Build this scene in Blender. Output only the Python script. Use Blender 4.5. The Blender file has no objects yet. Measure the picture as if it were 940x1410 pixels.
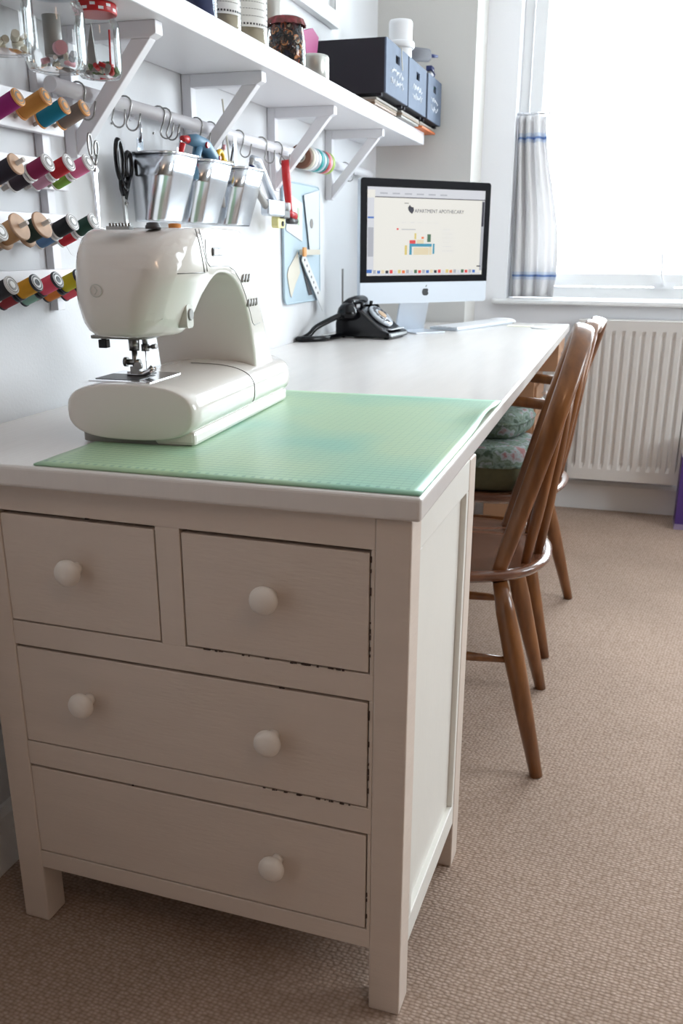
import bpy, bmesh, math, random
from mathutils import Vector, Matrix
random.seed(7)
scn = bpy.context.scene
COL = scn.collection
PI = math.pi

# ------------------------------------------------------------------ camera
FPX, PPX, PPY = 1242.54, 473.55, 760.2
CAMLOC = Vector((0.9775, -1.0060, 1.0560))
yaw, pitch, roll = [math.radians(a) for a in (-16.827, -18.6115, 0.194)]
fwd = Vector((math.sin(yaw)*math.cos(pitch), math.cos(yaw)*math.cos(pitch), math.sin(pitch)))
rt = Vector((math.cos(yaw), -math.sin(yaw), 0)); upv = rt.cross(fwd)
r2 = rt*math.cos(roll) + upv*math.sin(roll); u2 = -rt*math.sin(roll) + upv*math.cos(roll)
cd = bpy.data.cameras.new('camera'); cam = bpy.data.objects.new('camera', cd); COL.objects.link(cam)
m = Matrix((r2, u2, -fwd)).transposed().to_4x4(); m.translation = CAMLOC
cam.matrix_world = m
cd.sensor_fit = 'VERTICAL'; cd.sensor_height = 36; cd.sensor_width = 24; cd.lens = FPX*36/1410
cd.shift_x = -(PPX-470)/1410; cd.shift_y = (PPY-705)/1410
cd.clip_start = 0.02
cd.dof.use_dof = True; cd.dof.focus_distance = 1.45; cd.dof.aperture_fstop = 9.5
scn.camera = cam

def at(px, py, axis, val):
    """point on the plane axis=val seen at a photograph position (used to measure real positions)"""
    d = fwd + r2*((px-PPX)/FPX) - u2*((py-PPY)/FPX)
    i = 'xyz'.index(axis); s = (val-CAMLOC[i])/d[i]
    return CAMLOC + d*s

# ------------------------------------------------------------------ world, light, exposure
w = bpy.data.worlds.new('sky'); scn.world = w; w.use_nodes = True
bg = w.node_tree.nodes['Background']; bg.inputs[0].default_value = (0.86, 0.94, 1.0, 1); bg.inputs[1].default_value = 20.0
def area(name, loc, rot, sx, sy, power, color=(1,1,1), portal=False):
    l = bpy.data.lights.new(name, 'AREA'); l.shape = 'RECTANGLE'; l.size = sx; l.size_y = sy
    l.energy = power; l.color = color
    if portal: l.cycles.is_portal = True
    o = bpy.data.objects.new(name, l); o.location = loc; o.rotation_euler = rot; COL.objects.link(o); return o
area('window_portal', (1.63, 3.06, 1.57), (math.radians(-90), 0, 0), 2.3, 1.45, 1, portal=True)
area('added_window_portal', (3.36, 1.275, 1.525), (0, math.radians(90), 0), 1.15, 1.05, 1, portal=True)  # portal of the unseen window added on the right
lp = bpy.data.lights.new('ceiling_bulb', 'POINT'); lp.energy = 10; lp.color = (1.0, 0.64, 0.40); lp.shadow_soft_size = 0.12
lo = bpy.data.objects.new('ceiling_bulb', lp); lo.location = (1.75, -1.3, 2.1); COL.objects.link(lo)
scn.view_settings.view_transform = 'Standard'; scn.view_settings.look = 'None'
scn.view_settings.gamma = 1; scn.view_settings.use_curve_mapping = False
scn.view_settings.exposure = -0.42

# ------------------------------------------------------------------ materials
MATS = {}
def lin(c):
    return tuple(((v/255)/12.92 if v/255 <= .04045 else ((v/255+.055)/1.055)**2.4) for v in c) + (1,)
def mat(name, rgb, rough=.5, metal=0, noise=0, nscale=8, bump=0, bscale=60, coat=0, trans=0, emit=0, spec=None, rgb2=None, stretch=None):
    if name in MATS: return MATS[name]
    m = bpy.data.materials.new(name); m.use_nodes = True; nt = m.node_tree; N = nt.nodes; L = nt.links
    b = N['Principled BSDF']; c = lin(rgb)
    b.inputs['Base Color'].default_value = (.01,.01,.012,1) if emit else c; b.inputs['Roughness'].default_value = rough; b.inputs['Metallic'].default_value = metal
    b.inputs['Coat Weight'].default_value = coat; b.inputs['Coat Roughness'].default_value = .08
    if spec is not None: b.inputs['Specular IOR Level'].default_value = spec
    if trans: b.inputs['Transmission Weight'].default_value = trans
    if emit:
        b.inputs['Emission Color'].default_value = c; b.inputs['Emission Strength'].default_value = emit
    if noise or bump:
        tc = N.new('ShaderNodeTexCoord'); mp = N.new('ShaderNodeMapping'); L.new(tc.outputs['Object'], mp.inputs[0])
        if stretch: mp.inputs['Scale'].default_value = stretch
    if noise:
        n = N.new('ShaderNodeTexNoise'); n.inputs['Scale'].default_value = nscale; n.inputs['Detail'].default_value = 5
        L.new(mp.outputs[0], n.inputs[0]); r = N.new('ShaderNodeValToRGB')
        r.color_ramp.elements[0].position = .3; r.color_ramp.elements[1].position = .7
        c2 = lin(rgb2) if rgb2 else tuple(v*(1-noise) for v in c[:3])+(1,)
        r.color_ramp.elements[0].color = c2; r.color_ramp.elements[1].color = c
        L.new(n.outputs[0], r.inputs[0]); L.new(r.outputs[0], b.inputs['Base Color'])
    if bump:
        n2 = N.new('ShaderNodeTexNoise'); n2.inputs['Scale'].default_value = bscale; n2.inputs['Detail'].default_value = 3
        L.new(mp.outputs[0], n2.inputs[0]); bp = N.new('ShaderNodeBump'); bp.inputs['Strength'].default_value = bump; bp.inputs['Distance'].default_value = .002
        L.new(n2.outputs[0], bp.inputs['Height']); L.new(bp.outputs[0], b.inputs['Normal'])
    MATS[name] = m; return m
def glass_mat(name, tint=(250,252,252), edge=.3):
    if name in MATS: return MATS[name]
    m = bpy.data.materials.new(name); m.use_nodes = True; nt = m.node_tree; N = nt.nodes; L = nt.links
    N.remove(N['Principled BSDF']); out = N['Material Output']
    t = N.new('ShaderNodeBsdfTransparent'); t.inputs[0].default_value = lin(tint)
    g = N.new('ShaderNodeBsdfGlossy'); g.inputs['Roughness'].default_value = .03; g.inputs[0].default_value = (1,1,1,1)
    lw = N.new('ShaderNodeLayerWeight'); lw.inputs[0].default_value = edge
    mx = N.new('ShaderNodeMixShader'); ml = N.new('ShaderNodeMath'); ml.operation = 'MULTIPLY'; ml.inputs[1].default_value = .85; L.new(lw.outputs['Fresnel'], ml.inputs[0]); L.new(ml.outputs[0], mx.inputs[0])
    L.new(t.outputs[0], mx.inputs[1]); L.new(g.outputs[0], mx.inputs[2]); L.new(mx.outputs[0], out.inputs[0])
    MATS[name] = m; return m
wall_m = mat('wall_paint', (226,226,228), .7, bump=.15, bscale=180)
back_m = mat('wall_paint_cream', (214,211,206), .75, bump=.15, bscale=180)
ceil_m = mat('ceiling_paint', (235,235,235), .8)
trim_m = mat('gloss_trim', (236,236,236), .3)
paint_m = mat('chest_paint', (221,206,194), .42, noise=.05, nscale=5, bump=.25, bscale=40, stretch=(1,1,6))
chestlit_m = mat('chest_paint_lit', (232,229,222), .42, noise=.04, nscale=5, bump=.2, bscale=40)  # same chest paint, lightened to carry the light on its side
knob_m = mat('knob_paint', (236,227,218), .3)
top_m = mat('desk_top_paint', (228,222,218), .24, noise=.04, nscale=4, bump=.12, bscale=18, stretch=(8,1,1))
shelf_m = mat('shelf_paint', (233,231,235), .38, bump=.1, bscale=60)
dark_m = mat('gap_shade', (40,34,30), .9)  # near-black that paints shade into the drawer gaps
chip_m = mat('bare_wood_chip', (72,56,48), .9)
plastic_m = mat('machine_plastic', (233,226,220), .16, coat=.6)
plastic2_m = mat('machine_panel_plastic', (242,240,236), .2, coat=.5)
guard_m = mat('machine_guard_plastic', (216,214,206), .22, coat=.4)
greyp_m = mat('grey_plastic', (142,138,134), .4)
dgrey_m = mat('dark_grey_plastic', (62,60,62), .4)
chrome_m = mat('chrome', (215,215,218), .12, metal=1)
steel_m = mat('steel_wire', (150,148,146), .28, metal=1)
zinc_m = mat('galvanized_steel', (205,209,215), .2, metal=1, noise=.15, nscale=14, stretch=(1,1,.15))
black_m = mat('black_plastic', (10,10,15), .2, spec=.25, coat=.15)
blackb_m = mat('black_box_board', (30,27,36), .75)
chalk_m = mat('chalkboard_front', (104,115,134), .75, noise=.15, nscale=20, spec=.3)
chalkw_m = mat('chalk', (240,243,248), .9)
oak_m = mat('elm_wood', (146,94,50), .3, noise=.4, nscale=6, rgb2=(106,64,32), stretch=(6,6,1), bump=.1, bscale=40, coat=.3)
seat_wm = mat('elm_seat_wood', (128,84,62), .26, noise=.3, nscale=5, rgb2=(96,60,44), stretch=(1.5,9,1), coat=.5)
pine_m = mat('tan_wood', (178,136,104), .45, noise=.15, nscale=5, stretch=(1,1,5))
rim_m = mat('spool_rim_white', (232,230,230), .4)
rimo_m = mat('spool_rim_tan', (226,158,90), .45)
rimk_m = mat('spool_rim_black', (40,42,52), .4)
rimw_m = mat('spool_rim_wood', (196,160,132), .6, noise=.15, nscale=60)
label_m = mat('paper_label', (232,230,226), .8)
cream_m = mat('cream_contents', (204,192,170), .9, noise=.1, nscale=60)
red_m = mat('red_plastic', (190,28,34), .35)
blue_m = mat('blue_plastic', (92,132,160), .4)
navy_m = mat('navy_plastic', (30,44,100), .45)
yellow_m = mat('yellow_plastic', (240,190,30), .4)
teal_m = mat('teal_tape', (40,160,160), .45)
green_m = mat('green_tape', (170,200,90), .45)
pink_m = mat('pink_tape', (230,170,180), .45)
white_m = mat('white_plastic', (238,238,240), .35)
silver_m = mat('aluminium', (206,212,220), .38, metal=.7)
magenta_m = mat('magenta_card', (160,40,110), .6)
brown_m = mat('brown_plastic', (110,70,50), .6)
rad_m = mat('radiator_enamel', (216,211,206), .35)
purple_m = mat('purple_card', (74,48,118), .5)
lilac_m = mat('lilac_card', (150,135,165), .5)
orange_m = mat('orange_card', (215,110,50), .5)
glass_m = glass_mat('clear_glass')
pane_m = glass_mat('window_glass', (250,252,252), .2)
dialglass_m = mat('dial_plastic', (205,212,220), .12, coat=.8)
lightblue_m = mat('pale_blue_metal', (184,204,216), .4)
photo_m = mat('card_white', (226,226,226), .6)
tan_m = mat('tan_paper', (214,208,194), .8)

# carpet: woven loops as fine relief
def carpet():
    m = bpy.data.materials.new('woven_carpet'); m.use_nodes = True; N = m.node_tree.nodes; L = m.node_tree.links; b = N['Principled BSDF']
    b.inputs['Roughness'].default_value = .95; b.inputs['Specular IOR Level'].default_value = .15
    tc = N.new('ShaderNodeTexCoord'); mp = N.new('ShaderNodeMapping'); mp.inputs['Scale'].default_value = (1, 1.35, 1); mp.inputs['Rotation'].default_value = (0,0,.12)
    L.new(tc.outputs['Object'], mp.inputs[0])
    v = N.new('ShaderNodeTexVoronoi'); v.inputs['Scale'].default_value = 125; v.inputs['Randomness'].default_value = .45; L.new(mp.outputs[0], v.inputs[0])
    r = N.new('ShaderNodeValToRGB'); r.color_ramp.elements[0].position = .1; r.color_ramp.elements[1].position = .75
    r.color_ramp.elements[0].color = lin((200,176,160)); r.color_ramp.elements[1].color = lin((158,134,117)); L.new(v.outputs['Distance'], r.inputs[0])
    n = N.new('ShaderNodeTexNoise'); n.inputs['Scale'].default_value = 3; n.inputs['Detail'].default_value = 6; L.new(tc.outputs['Object'], n.inputs[0])
    mx = N.new('ShaderNodeMix'); mx.data_type = 'RGBA'; mx.blend_type = 'MULTIPLY'; mx.inputs[0].default_value = .35
    L.new(r.outputs[0], mx.inputs[6]); L.new(n.outputs[0], mx.inputs[7]); L.new(mx.outputs[2], b.inputs['Base Color'])
    bp = N.new('ShaderNodeBump'); bp.inputs['Strength'].default_value = .55; bp.inputs['Distance'].default_value = .004; bp.invert = True
    L.new(v.outputs['Distance'], bp.inputs['Height']); L.new(bp.outputs[0], b.inputs['Normal']); return m
carpet_m = carpet()

# cutting mat: printed grid
def cutting_mat():
    m = bpy.data.materials.new('cutting_mat_print_sheen'); m.use_nodes = True; N = m.node_tree.nodes; L = m.node_tree.links; b = N['Principled BSDF']
    b.inputs['Roughness'].default_value = .42
    tc = N.new('ShaderNodeTexCoord'); sp = N.new('ShaderNodeSeparateXYZ'); L.new(tc.outputs['Object'], sp.inputs[0])
    def math_(op, a, b_=None):
        n = N.new('ShaderNodeMath'); n.operation = op
        for i, v in enumerate((a, b_)):
            if v is None: continue
            if isinstance(v, (int, float)): n.inputs[i].default_value = v
            else: L.new(v, n.inputs[i])
        return n.outputs[0]
    def line(c, step, wd):
        f = math_('FRACT', math_('DIVIDE', c, step)); return math_('LESS_THAN', math_('ABSOLUTE', math_('SUBTRACT', f, .5)), wd/step/2)
    gx = line(sp.outputs[0], .0125, .0011); gy = line(sp.outputs[1], .0125, .0022)
    fine = math_('MAXIMUM', math_('MULTIPLY', gx, .45), gy)
    inx = math_('MULTIPLY', math_('GREATER_THAN', sp.outputs[0], .018), math_('LESS_THAN', sp.outputs[0], .507))
    iny = math_('MULTIPLY', math_('GREATER_THAN', sp.outputs[1], .02), math_('LESS_THAN', sp.outputs[1], .70))
    mask = math_('MULTIPLY', math_('MULTIPLY', inx, iny), fine)
    tick = math_('MULTIPLY', line(sp.outputs[0], .0125, .005), math_('MULTIPLY', math_('GREATER_THAN', sp.outputs[1], .016), math_('LESS_THAN', sp.outputs[1], .023)))
    mask = math_('MAXIMUM', mask, tick)
    n = N.new('ShaderNodeTexNoise'); n.inputs['Scale'].default_value = 3.2; n.inputs['Detail'].default_value = 2; L.new(tc.outputs['Object'], n.inputs[0])
    r = N.new('ShaderNodeValToRGB'); r.color_ramp.elements[0].position = .42; r.color_ramp.elements[1].position = .62
    r.color_ramp.elements[0].color = lin((176,204,166)); r.color_ramp.elements[1].color = lin((146,196,172)); L.new(n.outputs[0], r.inputs[0])  # broad teal patches paint a reflection into the green
    mx = N.new('ShaderNodeMix'); mx.data_type = 'RGBA'; L.new(math_('MULTIPLY', mask, .55), mx.inputs[0]); L.new(r.outputs[0], mx.inputs[6]); mx.inputs[7].default_value = lin((86,144,128))
    L.new(mx.outputs[2], b.inputs['Base Color']); return m
mat_m = cutting_mat()

# curtain cloth, woven stripe
def curtain_mat():
    m = bpy.data.materials.new('curtain_cloth'); m.use_nodes = True; N = m.node_tree.nodes; L = m.node_tree.links; b = N['Principled BSDF']
    tc = N.new('ShaderNodeTexCoord'); sp = N.new('ShaderNodeSeparateXYZ'); L.new(tc.outputs['Object'], sp.inputs[0])
    r = N.new('ShaderNodeValToRGB'); cr = r.color_ramp
    while len(cr.elements) > 1: cr.elements.remove(cr.elements[-1])
    cr.interpolation = 'CONSTANT'
    base = lin((236,234,234)); blue = lin((124,150,196)); pale = lin((214,220,230))
    H = .70
    stops = [(0,base),(.095,pale),(.112,blue),(.122,pale),(.14,base),(.835,pale),(.85,blue),(.86,pale),(.88,base)]
    cr.elements[0].color = base
    for pz, c in stops[1:]:
        e = cr.elements.new(pz); e.color = c
    mt = N.new('ShaderNodeMath'); mt.operation = 'DIVIDE'; mt.inputs[1].default_value = H; L.new(sp.outputs[2], mt.inputs[0]); L.new(mt.outputs[0], r.inputs[0])
    L.new(r.outputs[0], b.inputs['Base Color']); b.inputs['Roughness'].default_value = .9
    t = N.new('ShaderNodeBsdfTranslucent'); L.new(r.outputs[0], t.inputs[0]); mx = N.new('ShaderNodeMixShader'); mx.inputs[0].default_value = .3
    L.new(b.outputs[0], mx.inputs[1]); L.new(t.outputs[0], mx.inputs[2]); L.new(mx.outputs[0], N['Material Output'].inputs[0]); return m
curtain_m = curtain_mat()
# patterned cushion
def cushion_mat():
    m = bpy.data.materials.new('patterned_cushion'); m.use_nodes = True; N = m.node_tree.nodes; L = m.node_tree.links; b = N['Principled BSDF']
    tc = N.new('ShaderNodeTexCoord'); n = N.new('ShaderNodeTexNoise'); n.inputs['Scale'].default_value = 26; n.inputs['Detail'].default_value = 3; L.new(tc.outputs['Object'], n.inputs[0])
    r = N.new('ShaderNodeValToRGB'); cr = r.color_ramp; cr.elements[0].position = .36; cr.elements[0].color = lin((66,84,70)); cr.elements[1].position = .66; cr.elements[1].color = lin((140,96,96))
    for pz, c in ((.44,(126,142,134)),(.52,(92,108,88)),(.58,(150,160,162))):
        e = cr.elements.new(pz); e.color = lin(c)
    L.new(n.outputs[0], r.inputs[0]); L.new(r.outputs[0], b.inputs['Base Color']); b.inputs['Roughness'].default_value = .9; return m
cush_m = cushion_mat()
olive_m = mat('olive_cloth', (98,96,70), .95, noise=.3, nscale=30, bump=.3, bscale=200)

# ------------------------------------------------------------------ mesh builder
def catm(P, n=5):
    P = [Vector(p) for p in P]; out = []
    for i in range(len(P)-1):
        p0 = P[max(i-1,0)]; p1 = P[i]; p2 = P[i+1]; p3 = P[min(i+2,len(P)-1)]
        for k in range(n):
            t = k/n; out.append(.5*((2*p1)+(-p0+p2)*t+(2*p0-5*p1+4*p2-p3)*t*t+(-p0+3*p1-3*p2+p3)*t**3))
    return out+[P[-1]]
class MB:
    def __init__(s): s.v = []; s.f = []; s.sm = []; s.mi = []; s.cur = 0
    def add(s, vs, fs, smooth=False, M=None):
        o = len(s.v)
        s.v += [(M @ Vector(v)) if M else Vector(v) for v in vs]
        for f in fs: s.f.append([i+o for i in f]); s.sm.append(smooth); s.mi.append(s.cur)
        return s
    def box(s, lo, hi, M=None):
        (a,b,c),(d,e,f) = lo, hi
        return s.add([(a,b,c),(d,b,c),(d,e,c),(a,e,c),(a,b,f),(d,b,f),(d,e,f),(a,e,f)],
                     [(0,3,2,1),(4,5,6,7),(0,1,5,4),(1,2,6,5),(2,3,7,6),(3,0,4,7)], M=M)
    def lathe(s, prof, n=20, M=None, caps=True, sx=1, sy=1):
        vs = []; k = len(prof)
        for r, z in prof:
            for i in range(n):
                a = 2*PI*i/n; vs.append((r*math.cos(a)*sx, r*math.sin(a)*sy, z))
        fs = [(j*n+i, j*n+(i+1)%n, (j+1)*n+(i+1)%n, (j+1)*n+i) for j in range(k-1) for i in range(n)]
        s.add(vs, fs, True, M); o = len(s.v)-len(vs)
        if caps:
            s.f.append([o+i for i in range(n)][::-1]); s.sm.append(False); s.mi.append(s.cur)
            s.f.append([o+(k-1)*n+i for i in range(n)]); s.sm.append(False); s.mi.append(s.cur)
        return s
    def cyl(s, p0, p1, r0, r1=None, n=14, caps=True):
        p0 = Vector(p0); p1 = Vector(p1); r1 = r0 if r1 is None else r1
        return s.lathe([(r0,0),(r1,(p1-p0).length)], n, axm(p0, p1-p0), caps)
    def turned(s, p0, p1, prof, n=14):      # prof: (t along, radius)
        p0 = Vector(p0); p1 = Vector(p1); Ln = (p1-p0).length
        return s.lathe([(r, t*Ln) for t, r in prof], n, axm(p0, p1-p0))
    def tube(s, path, r, n=8, close=False, rx=None, smooth=True):
        P = [Vector(p) for p in path]; m_ = len(P); vs = []; prev = None
        for i in range(m_):
            a = P[(i-1) % m_] if close or i else P[0]; b = P[(i+1) % m_] if close or i < m_-1 else P[-1]
            t = (b-a).normalized()
            if prev is None:
                nrm = t.orthogonal().normalized() if abs(t.z) > .9 else t.cross(Vector((0,0,1))).normalized()
            else:
                nrm = (prev - t*prev.dot(t)).normalized()
            prev = nrm; bn = t.cross(nrm)
            rr = r[i] if isinstance(r, (list, tuple)) else r; r2_ = rr if rx is None else (rx[i] if isinstance(rx, (list,tuple)) else rx)
            for k in range(n):
                g = 2*PI*k/n; vs.append(P[i] + nrm*rr*math.cos(g) + bn*r2_*math.sin(g))
        seg = m_ if close else m_-1
        fs = [(j*n+k, j*n+(k+1)%n, ((j+1)%m_)*n+(k+1)%n, ((j+1)%m_)*n+k) for j in range(seg) for k in range(n)]
        if not close: fs += [tuple(range(n))[::-1], tuple((m_-1)*n+k for k in range(n))]
        return s.add(vs, fs, smooth)
    def prism(s, poly, h0, h1, axis='z', M=None, smooth=False):
        def mk(p, h): return {'z':(p[0],p[1],h),'y':(p[0],h,p[1]),'x':(h,p[0],p[1])}[axis]
        n = len(poly); vs = [mk(p,h0) for p in poly]+[mk(p,h1) for p in poly]
        fs = [tuple(range(n))[::-1], tuple(range(n,2*n))]
        s.add(vs, fs, False, M); o = len(s.v)-2*n
        for i in range(n):
            s.f.append([o+i, o+(i+1)%n, o+n+(i+1)%n, o+n+i]); s.sm.append(smooth); s.mi.append(s.cur)
        return s
    def loft(s, rings, M=None, smooth=True):
        n = len(rings[0]); k = len(rings); vs = [v for r in rings for v in r]
        fs = [(j*n+i, j*n+(i+1)%n, (j+1)*n+(i+1)%n, (j+1)*n+i) for j in range(k-1) for i in range(n)]
        fs += [tuple(range(n))[::-1], tuple((k-1)*n+i for i in range(n))]
        return s.add(vs, fs, smooth, M)
    def grid(s, fn, nu, nv, smooth=True):
        vs = [fn(i/nu, j/nv) for j in range(nv+1) for i in range(nu+1)]
        fs = [(j*(nu+1)+i, j*(nu+1)+i+1, (j+1)*(nu+1)+i+1, (j+1)*(nu+1)+i) for j in range(nv) for i in range(nu)]
        return s.add(vs, fs, smooth)
def axm(p, d, up=None):
    z = Vector(d).normalized(); x = z.orthogonal().normalized() if up is None else Vector(up).cross(z).normalized()
    y = z.cross(x); M = Matrix((x, y, z)).transposed().to_4x4(); M.translation = Vector(p); return M
def rrect(cx, cy, hx, hy, r, n=5):
    out = []
    for sx, sy, a0 in ((1,1,0),(-1,1,90),(-1,-1,180),(1,-1,270)):
        for k in range(n+1):
            a = math.radians(a0+90*k/n); out.append((cx+sx*(hx-r)+r*math.cos(a), cy+sy*(hy-r)+r*math.sin(a)))
    return out
WM = {}
def root(name, label, cat, loc, rz=0, group=None, rot=None):
    o = bpy.data.objects.new(name, None); COL.objects.link(o); o.empty_display_size = .03
    o.location = loc; o.rotation_euler = rot if rot else (0,0,rz)
    M = Matrix.Translation(Vector(loc)) @ (o.rotation_euler.to_matrix().to_4x4()); WM[o.name] = M
    tag(o, label, cat, group); return o
def tag(o, label=None, cat=None, group=None, kind=None):
    if label: o['label'] = label
    if cat: o['category'] = cat
    if group: o['group'] = group
    if kind: o['kind'] = kind
    return o
def build(name, mb, mats, parent=None, world=False, bevel=0, label=None, sub=0, bseg=2, auto=True):
    me = bpy.data.meshes.new(name)
    vs = mb.v
    if parent is not None and world:
        Mi = WM[parent.name].inverted(); vs = [Mi @ v for v in vs]
    me.from_pydata([tuple(v) for v in vs], [], mb.f)
    me.polygons.foreach_set('use_smooth', mb.sm)
    mats = mats if isinstance(mats, (list, tuple)) else [mats]
    for q in mats: me.materials.append(q)
    me.polygons.foreach_set('material_index', mb.mi)
    bm = bmesh.new(); bm.from_mesh(me); bmesh.ops.recalc_face_normals(bm, faces=bm.faces); bm.to_mesh(me); bm.free()
    me.update()
    o = bpy.data.objects.new(name, me); COL.objects.link(o)
    if parent is not None: o.parent = parent; WM[o.name] = WM[parent.name]
    else: WM[o.name] = Matrix.Identity(4)
    if bevel:
        b = o.modifiers.new('bevel', 'BEVEL'); b.width = bevel; b.segments = bseg; b.limit_method = 'ANGLE'; b.angle_limit = math.radians(40)
    if sub:
        q = o.modifiers.new('sub', 'SUBSURF'); q.levels = sub; q.render_levels = sub
    if label: o['label'] = label
    return o
def solo(name, label, cat, mb, mats, group=None, origin=None, **k):
    """one-mesh thing with its origin at its base"""
    if origin is None:
        xs = [v.x for v in mb.v]; ys = [v.y for v in mb.v]; zs = [v.z for v in mb.v]
        origin = Vector(((min(xs)+max(xs))/2, (min(ys)+max(ys))/2, min(zs)))
    for i in range(len(mb.v)): mb.v[i] = mb.v[i] - Vector(origin)
    o = build(name, mb, mats, **k); o.location = origin
    M = Matrix.Translation(Vector(origin)); WM[o.name] = M
    tag(o, label, cat, group); return o
def struct(name, mb, m_, **k):
    o = build(name, mb, m_, **k); o['kind'] = 'structure'; return o

# ------------------------------------------------------------------ the room
XR, YB, YW, ZC = 3.3, -2.4, 2.88, 2.42
YP, XP = 2.63, 0.368                       # chimney-side wall face and its right edge
WX0, WX1, WZ0, WZ1 = 0.492, 2.75, 0.862, 2.28
struct('floor', MB().box((-.1,YB-.1,-.1),(XR+.1,YW+.3,0)), carpet_m)
struct('ceiling', MB().box((-.1,YB-.1,ZC),(XR+.1,YW+.3,ZC+.1)), ceil_m)
struct('wall_left', MB().box((-.1,YB-.1,0),(0,YW+.3,ZC)), wall_m)
SY0, SY1, SZA, SZB = .75, 1.8, .95, 2.1      # unseen window added in the right-hand wall to brighten the chest's side
b = MB(); b.box((XR,YB-.1,0),(XR+.1,SY0,ZC)); b.box((XR,SY1,0),(XR+.1,YW+.3,ZC)); b.box((XR,SY0,0),(XR+.1,SY1,SZA)); b.box((XR,SY0,SZB),(XR+.1,SY1,ZC))
struct('wall_right', b, mat('far_wall_paint',(178,170,160),.8))
win_added = bpy.data.objects.new('added_window', None); COL.objects.link(win_added); win_added.location = (XR+.05,(SY0+SY1)/2,SZA); win_added['kind'] = 'structure'; WM['added_window'] = Matrix.Translation(win_added.location)
b = MB(); b.box((XR+.03,SY0,SZA),(XR+.08,SY0+.05,SZB)); b.box((XR+.03,SY1-.05,SZA),(XR+.08,SY1,SZB)); b.box((XR+.03,SY0+.05,SZA),(XR+.08,SY1-.05,SZA+.05)); b.box((XR+.03,SY0+.05,SZB-.05),(XR+.08,SY1-.05,SZB)); b.box((XR+.03,(SY0+SY1)/2-.025,SZA+.05),(XR+.08,(SY0+SY1)/2+.025,SZB-.05))
build('window_frame', b, trim_m, win_added, world=True)
struct('wall_rear', MB().box((0,YB-.1,0),(XR,YB,ZC)), mat('rear_wall_paint',(84,72,62),.8))
struct('wall_back', MB().box((0,YP,0),(XP,YW,ZC)), back_m)
b = MB(); b.box((XP,YW,0),(WX0,YW+.28,ZC)); b.box((WX1,YW,0),(XR,YW+.28,ZC)); b.box((WX0,YW,0),(WX1,YW+.28,WZ0-.02)); b.box((WX0,YW,WZ1),(WX1,YW+.28,ZC))
struct('wall_window', b, mat('window_wall_haze',(243,243,246),.7,bump=.15,bscale=180))  # wall paint whitened, puts the haze round the window into the colour
struct('baseboard_left', MB().prism([(0.0,0),(.014,0),(.014,.105),(.008,.12),(0,.12)], YB, YP, 'y'), trim_m)
struct('baseboard_back', MB().prism([(YW,0),(YW-.014,0),(YW-.014,.105),(YW-.008,.12),(YW,.12)], XP+.014, XR, 'x'), trim_m)
struct('baseboard_side', MB().prism([(XP,0),(XP+.014,0),(XP+.014,.105),(XP+.008,.12),(XP,.12)], YP-.014, YW, 'y'), trim_m)
# window
YF = YW+.12
win = bpy.data.objects.new('window_1', None); COL.objects.link(win); win.location = ((WX0+WX1)/2, YF, WZ0); win['kind'] = 'structure'; WM['window_1'] = Matrix.Translation(win.location)
b = MB(); b.box((WX0,YF,WZ0),(WX0+.036,YF+.07,WZ1)); b.box((WX1-.036,YF,WZ0),(WX1,YF+.07,WZ1)); b.box((WX0+.036,YF,WZ0),(WX1-.036,YF+.07,WZ0+.045)); b.box((WX0+.036,YF,WZ1-.045),(WX1-.036,YF+.07,WZ1))
build('window_frame', b, trim_m, win, world=True, bevel=.003)
def sash(x0, x1):
    b = MB(); z0, z1 = WZ0+.05, WZ1-.05
    b.box((x0,YF-.012,z0),(x0+.05,YF+.05,z1)); b.box((x1-.05,YF-.012,z0),(x1,YF+.05,z1)); b.box((x0+.05,YF-.012,z0),(x1-.05,YF+.05,z0+.05)); b.box((x0+.05,YF-.012,z1-.05),(x1-.05,YF+.05,z1))
    s_ = build('sash', b, trim_m, win, world=True, bevel=.004)
    build('pane', MB().box((x0+.045,YF+.02,z0+.045),(x1-.045,YF+.024,z1-.045)), pane_m, s_, world=True)
    return s_
s1 = sash(WX0+.04, 1.62); s2 = sash(1.63, WX1-.04)
b = MB(); hx = 1.09
b.box((hx-.02,YF-.02,.905),(hx+.06,YF-.012,.93)); b.cyl((hx+.02,YF-.02,.917),(hx+.02,YF-.04,.917),.009); b.tube([(hx+.02,YF-.04,.917),(hx+.006,YF-.045,.95),(hx,YF-.045,1.04)],.005)
build('window_stay', b, white_m, s1, world=True, label='white window stay lever on the bottom of the sash')
struct('trim_1', MB().box((WX0-.05,YW-.045,WZ0-.02),(WX1+.05,YF,WZ0)), trim_m, bevel=.006)   # window board
# curtain and its short rod
def cur(u, v):
    z = .70*v*.97
    q = max(0, min(1, (1-v)/.75)); q = q*q*(3-2*q); wid = .112+.072*q - .010*max(0,(.15-v)/.15)
    x = -.008+.012*(1-v)+u*wid
    y = .028*math.sin(u**.8*3.5*2*PI+.6)*(.45+.55*math.sin(v*2.2+.4)) + .01*math.sin(v*3+u*3)
    if u > .7: y -= .02*(u-.7)/.3*math.exp(-((v-.28)/.18)**2)
    return (x, y, z)
cb = MB().grid(cur, 72, 30)
co = build('window_curtain', cb, curtain_m); co.location = (WX0+.012, YW+.05, WZ0+.006); tag(co, 'pale linen curtain with thin blue stripes bunched at the left of the window', 'curtain')
sm = co.modifiers.new('thick','SOLIDIFY'); sm.thickness = .003
b = MB(); b.cyl((WX0,YW+.05,1.556),(WX0+.13,YW+.05,1.556),.005)
cr_ = root('curtain_rod', 'short thin metal rod holding up the striped curtain', 'curtain rod', (WX0,YW+.05,1.55))
build('rod', b, chrome_m, cr_, world=True)
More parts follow.
